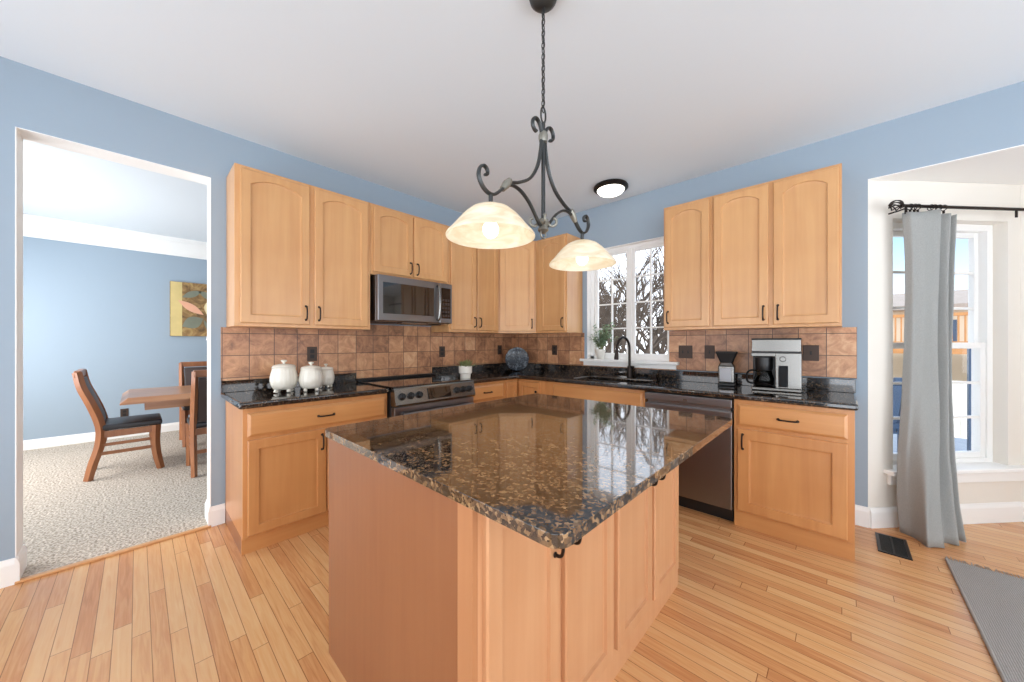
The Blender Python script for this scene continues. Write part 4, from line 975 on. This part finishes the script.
# ------------------------------------------------------------------ curtain and rod in the bay
def bay(t_, off, z_): return BAY @ Vector((t_, -off, z_))
cur = thing('curtain', 'grey linen curtain panel hanging at the bay window', 'curtain', bay(0.34, 0.1, 0))
inv = Matrix.Translation(-cur.location)
rows = [(2.125, .142, .522), (1.95, .150, .512), (1.81, .155, .500), (1.545, .157, .484), (1.215, .155, .470), (0.885, .142, .477), (0.555, .121, .492), (0.225, .113, .532), (0.10, .118, .558), (0.006, .125, .575)]
def rowat(z_):
    for (za, la, ra), (zb, lb, rb) in zip(rows, rows[1:]):
        if zb <= z_ <= za: k = (za-z_)/(za-zb); return la+(lb-la)*k, ra+(rb-ra)*k
    return rows[-1][1:]
grid = []
NV, NU = 44, 90
for i in range(NV+1):
    z_ = 2.125+(0.006-2.125)*i/NV; l_, r_ = rowat(z_); f_ = i/NV
    row = []
    for j in range(NU+1):
        u = j/NU
        # broad left fold, deep crease, narrower fold, back-turned edge
        key = [(0, -0.020), (0.05, 0.018), (0.22, 0.036), (0.42, 0.030), (0.545, 0.040), (0.575, 0.0), (0.63, -0.050), (0.70, -0.012), (0.80, 0.030), (0.87, -0.03), (0.94, -0.045), (1.0, 0.006)]
        for (ua, oa), (ub, ob) in zip(key, key[1:]):
            if ua <= u <= ub:
                k = (u-ua)/(ub-ua); k = k*k*(3-2*k); o_ = oa+(ob-oa)*k; break
        amp = 1.0 + 0.5*f_
        wob = 0.006*sin(7*f_+5*u)+0.005*sin(13*f_+11*u)*f_
        su = min(1.0, u/0.38); ex = 0.125*max(0.0, (f_-0.5)/0.5)**1.4*(su*su*(3-2*su)) - 0.02*max(0.0, f_-0.7)*(1-su)
        off = 0.105+o_*amp*0.85*(1-0.4*max(0, f_-0.6))+wob+ex
        tt = l_+(r_-l_)*u - 1.42*ex + 0.008*sin(3.5*f_+4*u)*f_
        zz = z_ - (0.010*sin(u*9) if i == 0 else 0)
        row.append(inv @ bay(tt, off, zz))
    grid.append(row)
cp_ = MB().sheet(grid).obj('curtain_panel', M['linen'], cur, smooth=180)
sd = cp_.modifiers.new('cloth_thickness', 'SOLIDIFY'); sd.thickness = 0.003; sd.offset = 0
rod = thing('curtain_rod', 'dark metal curtain rod with caged finial over the bay window', 'curtain rod', bay(0.09, 0.1, 2.165))
inr = Matrix.Translation(-rod.location)
RZ = 2.168
MB().tube([inr @ bay(0.13, 0.1, RZ), inr @ bay(1.10, 0.1, RZ), inr @ bay(1.155, 0.1, RZ)], 0.0105, 12).tube([inr @ bay(1.145, 0.1, RZ), inr @ Vector((P1.x+0.15, P1.y-0.13, RZ)), inr @ Vector((P1.x+1.6, P1.y-0.13, RZ))], 0.0105, 12).obj('pole', M['bronze'], rod, smooth=60)
fn = MB()
for k in range(8):
    pts_ = []
    for i in range(11):
        s_ = i/10; rr = 0.030*sin(pi*s_)**0.8+0.003; a = 2*pi*k/8+s_*1.6
        pts_.append(inr @ bay(0.125-0.085*s_, 0.1+rr*cos(a), RZ+rr*sin(a)))
    fn.tube(pts_, 0.0035, 6)
fn.ball(inr @ bay(0.04, 0.1, RZ), 0.009).ball(inr @ bay(0.127, 0.1, RZ), 0.014)
fn.obj('finial', M['bronze'], rod, smooth=60)
for tb in (0.155, 0.975):
    br_ = MB().tube([inr @ bay(tb, 0.1, RZ-0.055), inr @ bay(tb, 0.1, RZ-0.010)], 0.009, 8, flat=(0.5, 1.2, tuple(BN)))
    if tb < 0.5: br_.tube([inr @ bay(tb, 0.1, RZ-0.016), inr @ bay(tb, 0.06, RZ-0.018), inr @ bay(tb, 0.001, RZ-0.018)], 0.005, 8)
    br_.obj('bracket', M['bronze'], rod, smooth=60)
for k, tr_ in enumerate((0.185, 0.215, 0.24, 0.335, 0.36, 0.395, 0.43)):
    ring = [inr @ bay(tr_, 0.1+0.018*cos(2*pi*i/18), RZ-0.006+0.018*sin(2*pi*i/18)) for i in range(18)]
    rg_ = MB().tube(ring, 0.0028, 6, closed=True).obj('ring', M['bronze'], rod, smooth=60)
    MB().box(-0.005, -0.004, -0.018, 0.005, 0.004, 0.0).xf(Matrix.Translation(inr @ bay(tr_, 0.1, RZ-0.025)) @ Matrix.Rotation(TH, 4, 'Z')).obj('clip', M['bronze'], rg_)

# ------------------------------------------------------------------ dining room
CZ = 0.0125
def dining_chair(label, loc, rz, back='dark'):
    """chair facing local +y; origin on the floor under the seat centre"""
    t_ = thing('dining_chair', label, 'chair', loc, rz, 'dining chairs')
    hw = 0.225
    for s in (-1, 1):
        x = s*(hw-0.018)
        # rear post: sabre curve from foot to top
        pts_ = spline([(x, -0.262, 0.0), (x, -0.235, 0.14), (x, -0.195, 0.30), (x, -0.185, 0.44), (x, -0.205, 0.56), (x, -0.248, 0.70), (x, -0.30, 0.85), (x, -0.325, 0.985)], 5)
        K = len(pts_)
        MB().tube(pts_, [0.026+0.004*sin(pi*i/K) for i in range(K)], 4, flat=(0.9, 1.15, (1, 0, 0))).obj('rear_leg', M['chairwood'], t_, smooth=50)
        pts_ = spline([(x, 0.205, 0.0), (x, 0.178, 0.14), (x, 0.165, 0.28), (x, 0.168, 0.438)], 5)
        K = len(pts_)
        MB().tube(pts_, [0.026+0.010*i/K for i in range(K)], 4, flat=(0.9, 1.1, (1, 0, 0))).obj('leg', M['chairwood'], t_, smooth=50)
        MB().box(x-0.011, -0.185, 0.375, x+0.011, 0.165, 0.435, 0.003).obj('apron', M['chairwood'], t_)
        MB().box(x-0.009, -0.20, 0.30, x+0.009, 0.165, 0.322, 0.003).obj('stretcher', M['chairwood'], t_)
        MB().box(x-0.009, -0.215, 0.215, x+0.009, 0.17, 0.245, 0.003).obj('stretcher', M['chairwood'], t_)
    MB().box(-hw+0.02, 0.150, 0.375, hw-0.02, 0.172, 0.435, 0.003).obj('apron', M['chairwood'], t_)
    MB().box(-hw+0.02, -0.205, 0.375, hw-0.02, -0.183, 0.435, 0.003).obj('apron', M['chairwood'], t_)
    MB().box(-hw+0.02, -0.222, 0.20, hw-0.02, -0.204, 0.235, 0.003).obj('stretcher', M['chairwood'], t_)
    se = MB().box(-hw, -0.195, 0.437, hw, 0.215, 0.492, 0.018, 4).obj('seat', M['leather'], t_, smooth=60)
    # padded back following the post curve
    g1 = []; 
    for (y, z_) in ((-0.192, 0.50), (-0.20, 0.56), (-0.245, 0.70), (-0.298, 0.85), (-0.316, 0.925)):
        g1.append([(x_, y+0.012*cos(x_/hw*pi/2), z_) for x_ in (-hw+0.045, -0.09, 0, 0.09, hw-0.045)])
    bk = MB().sheet(g1).obj('backrest', M['brownleather'], t_, smooth=60); m_ = bk.modifiers.new('padding', 'SOLIDIFY'); m_.thickness = 0.038; m_.offset = 0
    bm_ = bk.modifiers.new('soft_edge', 'BEVEL'); bm_.width = 0.010; bm_.segments = 3
    MB().box(-hw+0.005, -0.345, 0.935, hw-0.005, -0.300, 0.998, 0.008).obj('top_rail', M['chairwood'], t_)
    return t_
dining_chair('dining chair with black seat at the near end of the table, seen from the side', (-2.0, -3.472, CZ), 0)
dining_chair('dining chair with brown leather back, turned away beside the opening jamb', (-1.485, -2.86, CZ), pi/2)
dining_chair('dining chair on the far long side of the table, mostly hidden', (-2.78, -2.83, CZ), -pi/2)
tb_ = thing('dining_table', 'walnut stained dining table with a sloped edge on the carpet', 'table', (-2.13, -2.45, CZ))
top = MB(); bm = top.bm
L0 = rrect(-0.50, -1.09, 0.50, 1.09, 0.012, 3)
def tr(lp, d, z_): return [bm.verts.new((x-(d if x > 0 else -d), y-(d if y > 0 else -d), z_)) for x, y in lp]
rs = [tr(L0, 0.03, 0.675), tr(L0, 0.0, 0.678), tr(L0, 0.0, 0.690), tr(L0, 0.05, 0.735)]
for A, B in zip(rs, rs[1:]):
    for i in range(len(A)): j = (i+1) % len(A); bm.faces.new((A[i], A[j], B[j], B[i]))
bm.faces.new(rs[0][::-1]); bm.faces.new(rs[-1]); top.obj('tabletop', M['tablewood'], tb_)
MB().box(-0.40, -0.93, 0.60, 0.40, -0.905, 0.6745).box(-0.40, 0.905, 0.60, 0.40, 0.93, 0.6745).box(-0.40, -0.905, 0.60, -0.375, 0.905, 0.6745).box(0.375, -0.905, 0.60, 0.40, 0.905, 0.6745).obj('apron', M['tablewood'], tb_)
for sx in (-1, 1):
    MB().box(sx*0.16-0.05, 0.50, 0.06, sx*0.16+0.05, 0.60, 0.5995, 0.008).box(sx*0.30-0.15, 0.48, 0.0, sx*0.30+0.15, 0.62, 0.0595, 0.01).obj('leg', M['chairwood'], tb_)
    MB().box(sx*0.16-0.05, 0.0, 0.06, sx*0.16+0.05, 0.10, 0.5995, 0.008).box(sx*0.30-0.15, -0.02, 0.0, sx*0.30+0.15, 0.12, 0.0595, 0.01).obj('leg', M['chairwood'], tb_)
# sideboard and lamp, mostly behind the jamb
sb_ = thing('sideboard', 'wooden sideboard against the dining room wall, barely showing past the jamb', 'sideboard', (-3.755, -2.74, CZ), RA)
MB().box(0.0, -0.42, 0.10, 1.3, 0.0, 0.86, 0.004).obj('cabinet_body', M['chairwood'], sb_)
MB().box(-0.02, -0.44, 0.8605, 1.32, 0.0, 0.885, 0.005).obj('top', M['tablewood'], sb_)
for x_ in (0.03, 0.66):
    d = MB().box(x_, -0.436, 0.14, x_+0.60, -0.4205, 0.82, 0.004).obj('door', M['chairwood'], sb_); MB().ball((x_+0.3, -0.446, 0.5), 0.012).obj('knob', M['bronze'], d)
for x_ in (0.04, 1.26):
    for y_ in (-0.38, -0.05): MB().box(x_-0.03, y_-0.03, 0, x_+0.03, y_+0.03, 0.0995, 0.003).obj('leg', M['chairwood'], sb_)
lp = thing('table_lamp', 'table lamp with teal base and white shade on the sideboard', 'lamp', (-3.50, -2.56, 0.8985))
MB().lathe([(0.075, 0), (0.075, 0.015), (0.03, 0.03), (0.075, 0.12), (0.095, 0.20), (0.07, 0.30), (0.025, 0.37), (0.018, 0.39)], 28).obj('lamp_base', M['teal'], lp, smooth=60)
MB().tube([(0, 0, 0.39), (0, 0, 0.50)], 0.008).obj('lamp_stem', M['bronze'], lp, smooth=60)
MB().lathe([(0.20, 0.40), (0.19, 0.40), (0.155, 0.62), (0.16, 0.62)], 36, cap=False).obj('lamp_shade', M['shade'], lp, smooth=40)
MB().ball((0, 0, 0.51), 0.03).obj('bulb', M['shade'], lp, smooth=60)
# canvas art
art = thing('canvas_art', 'floral canvas with gold left band on the dining room wall', 'wall art', (-3.759, -3.114, 1.356), RA)
MB().box(0, -0.035, 0, 0.62, 0, 0.775, 0.002, 1).obj('canvas', M['canvas'], art)
MB().box(0.005, -0.0362, 0.003, 0.125, -0.0352, 0.772).obj('painted_band', M['canvas_gold'], art)
def blob(name, mat, pts):
    q = MB(); q.bm.faces.new([q.bm.verts.new((x, -0.0372, z_)) for x, z_ in pts]); f_ = list(q.bm.faces)
    r_ = bmesh.ops.extrude_face_region(q.bm, geom=f_); bmesh.ops.translate(q.bm, vec=(0, 0.0015, 0), verts=[v for v in r_['geom'] if isinstance(v, bmesh.types.BMVert)])
    q.obj(name, mat, art)
def leafpts(cx, cz, a, L_, w_, n=9):
    out = []; ca, sa = cos(a), sin(a)
    for i in range(n+1): t_ = i/n; u = -L_/2+L_*t_; v = w_*sin(pi*t_); out.append((cx+u*ca-v*sa, cz+u*sa+v*ca))
    for i in range(1, n): t_ = 1-i/n; u = -L_/2+L_*t_; v = -w_*sin(pi*t_); out.append((cx+u*ca-v*sa, cz+u*sa+v*ca))
    return out
blob('painted_leaf', M['art_grey'], leafpts(0.24, 0.20, 0.5, 0.26, 0.085))
blob('painted_leaf', M['art_grey'], leafpts(0.23, 0.61, 0.45, 0.24, 0.045)); blob('painted_leaf', M['art_grey'], leafpts(0.40, 0.60, -0.55, 0.24, 0.045))
blob('painted_petal', M['art_pink'], leafpts(0.22, 0.415, -0.62, 0.34, 0.050))
blob('painted_petal', M['art_cream'], leafpts(0.42, 0.44, 1.35, 0.24, 0.055))
blob('painted_leaf', M['art_grey'], leafpts(0.40, 0.14, -1.2, 0.24, 0.022))

# ------------------------------------------------------------------ outside
struct('ground', MB().box(-40, 1.3, -1.6, 50, 60, -1.5), M['ground'])
struct('deck', MB().box(1.0, 1.6, -0.35, 8.0, 5.2, -0.20), M['deckgrey'])
def bare_tree(x, y, seed, h=6.5):
    rnd = random.Random(seed); mb = MB()
    def grow(p, d, L_, r, lvl):
        q = p+d*L_*0.5+Vector((rnd.uniform(-.05, .05), rnd.uniform(-.05, .05), 0))*L_; e_ = p+d*L_
        mb.tube([p, q, e_], [r, r*0.85, r*0.7], 4 if lvl > 0 else 6, caps=False)
        if lvl >= 4: return
        for k in range(4 if lvl < 3 else 3):
            a = rnd.uniform(0, 2*pi); sp2 = rnd.uniform(0.35, 0.85)
            nd = (d+Vector((cos(a), sin(a), rnd.uniform(-0.1, 0.5)))*sp2).normalized()
            st = p+d*L_*rnd.uniform(0.45, 1.0)
            grow(st, nd, L_*rnd.uniform(0.5, 0.75), r*0.55, lvl+1)
    grow(Vector((0, 0, 0)), Vector((rnd.uniform(-.1, .1), rnd.uniform(-.1, .1), 1)).normalized(), h*0.38, 0.09, 0)
    o = mb.obj('bare_tree', M['bark'], None, (x, y, -1.5), recalc=False)
    tag(o, 'bare leafless tree in the thicket outside the kitchen window', 'tree', 'bare trees outside'); return o
k = 0
for (x, y) in ((-0.6, 4.2), (0.3, 4.8), (-1.5, 5.0), (-2.2, 6.4), (-0.9, 6.2), (-0.1, 7.0), (-3.2, 7.6), (-1.9, 8.0), (0.6, 6.4)):
    bare_tree(x, y, 11+k); k += 1
def evergreen_bush(x, y, seed, s):
    rnd = random.Random(seed); mb = MB()
    for i in range(420):
        a = rnd.uniform(0, 2*pi); zz = rnd.uniform(0, 1); rr = s*(1-zz*0.6)*rnd.uniform(0.3, 1)
        p_ = Vector((rr*cos(a), rr*sin(a), zz*s*1.9)); q = p_+Vector((rnd.uniform(-.2, .2), rnd.uniform(-.2, .2), rnd.uniform(-.08, .12)))
        leaf_mb(mb, p_, q, 0.035)
    o = mb.obj('evergreen_bush', M['ever'], None, (x, y, -1.5), recalc=False); tag(o, 'dark evergreen bush low among the bare trees outside', 'bush', 'evergreen bushes outside')
for i, (x, y, s) in enumerate(((-0.15, 3.5, 0.75), (-1.35, 3.5, 0.6), (-2.5, 4.6, 0.7))): evergreen_bush(x, y, 40+i, s)
# neighbour's house with a raised deck
hs = thing('neighbour_house', 'tan neighbouring house with grey roof seen through the bay window', 'house', (2.0, 17.0, -1.5))
MB().box(0, 0, 0, 9, 7, 4.0).obj('wall', M['siding'], hs)
rf = MB().prism([[(-0.4, -0.5), (9.4, -0.5), (9.4, 7.5), (-0.4, 7.5)]], 4.0, 4.15)
rf.bm.faces.new([rf.bm.verts.new(p) for p in ((-0.4, -0.5, 4.15), (9.4, -0.5, 4.15), (9.4, 3.5, 5.0), (-0.4, 3.5, 5.0))]); rf.bm.faces.new([rf.bm.verts.new(p) for p in ((-0.4, 7.5, 4.15), (9.4, 7.5, 4.15), (9.4, 3.5, 5.0), (-0.4, 3.5, 5.0))])
rf.obj('roof', M['roof'], hs)
for x_ in (1.2, 3.3, 5.6): w_ = MB().box(x_, -0.04, 2.4, x_+0.9, 0.0, 3.6).obj('window', M['navy'], hs)
nd = thing('neighbour_deck', 'brown wooden raised deck with baluster railing behind the neighbouring house wall', 'deck', (3.0, 14.0, -1.5))
nd['label'] = 'brown wooden raised deck with baluster railing beside the tan house'
MB().box(0, 0, 2.4, 6, 2.6, 2.62).obj('deck_floor', M['deckwood'], nd)
for x_ in (0.1, 2.0, 4.0, 5.9): MB().box(x_-0.07, 0, 0, x_+0.07, 0.14, 3.75).obj('post', M['deckwood'], nd)
MB().box(0, 0.02, 3.6, 6, 0.12, 3.7).box(0, 0.04, 2.72, 6, 0.10, 2.80).obj('rail', M['deckwood'], nd)
for i in range(44): MB().box(0.12+i*0.133, 0.05, 2.8, 0.16+i*0.133, 0.09, 3.6).obj('baluster', M['deckwood'], nd)
wf = thing('vinyl_fence', 'white vinyl fence beyond the patio seen through the bay window', 'fence', (2.5, 9.2, -1.5))
pf_ = MB()
for i in range(30): pf_.box(i*0.2, 0, 0.05, i*0.2+0.193, 0.03, 1.9)
pf_.obj('fence_panel', M['vinyl'], wf)
for x_ in (0, 2.0, 4.0, 6.0): MB().box(x_-0.06, -0.06, 0, x_+0.06, 0.06, 2.05).obj('post', M['vinyl'], wf)
# patio chair and post
pc = thing('patio_chair', 'navy slatted patio chair on the deck outside the bay window', 'outdoor chair', (3.55, 3.0, -0.2), radians(200))
for s in (-1, 1):
    MB().box(s*0.28-0.03, -0.28, 0, s*0.28+0.03, -0.22, 0.62).obj('leg', M['navy'], pc); MB().box(s*0.28-0.03, 0.25, 0, s*0.28+0.03, 0.31, 0.62).obj('leg', M['navy'], pc)
    MB().box(s*0.30-0.05, -0.32, 0.62, s*0.30+0.05, 0.36, 0.65).obj('armrest', M['navy'], pc)
sl = MB()
for i in range(6): sl.box(-0.26, -0.25+i*0.09, 0.38, 0.26, -0.17+i*0.09, 0.40)
sl.obj('seat', M['navy'], pc)
sl = MB()
for i in range(6): sl.box(-0.26+i*0.09, 0.0, 0.0, -0.18+i*0.09, 0.02, 0.70)
sl.box(-0.27, 0.02, 0.08, 0.27, 0.04, 0.14).box(-0.27, 0.02, 0.55, 0.27, 0.04, 0.61).xf(Matrix.Translation((0, 0.24, 0.38)) @ Matrix.Rotation(radians(-14), 4, 'X')).obj('backrest', M['navy'], pc)
dp = thing('deck_post', 'dark navy deck railing post outside the bay window', 'post', (4.157, 2.43, -0.2))
MB().box(-0.045, -0.045, 0, 0.045, 0.045, 1.42, 0.004).obj('shaft', M['navy'], dp)
MB().box(-0.07, -0.07, 0.0, 0.07, 0.07, 0.12, 0.004).obj('base', M['navy'], dp)
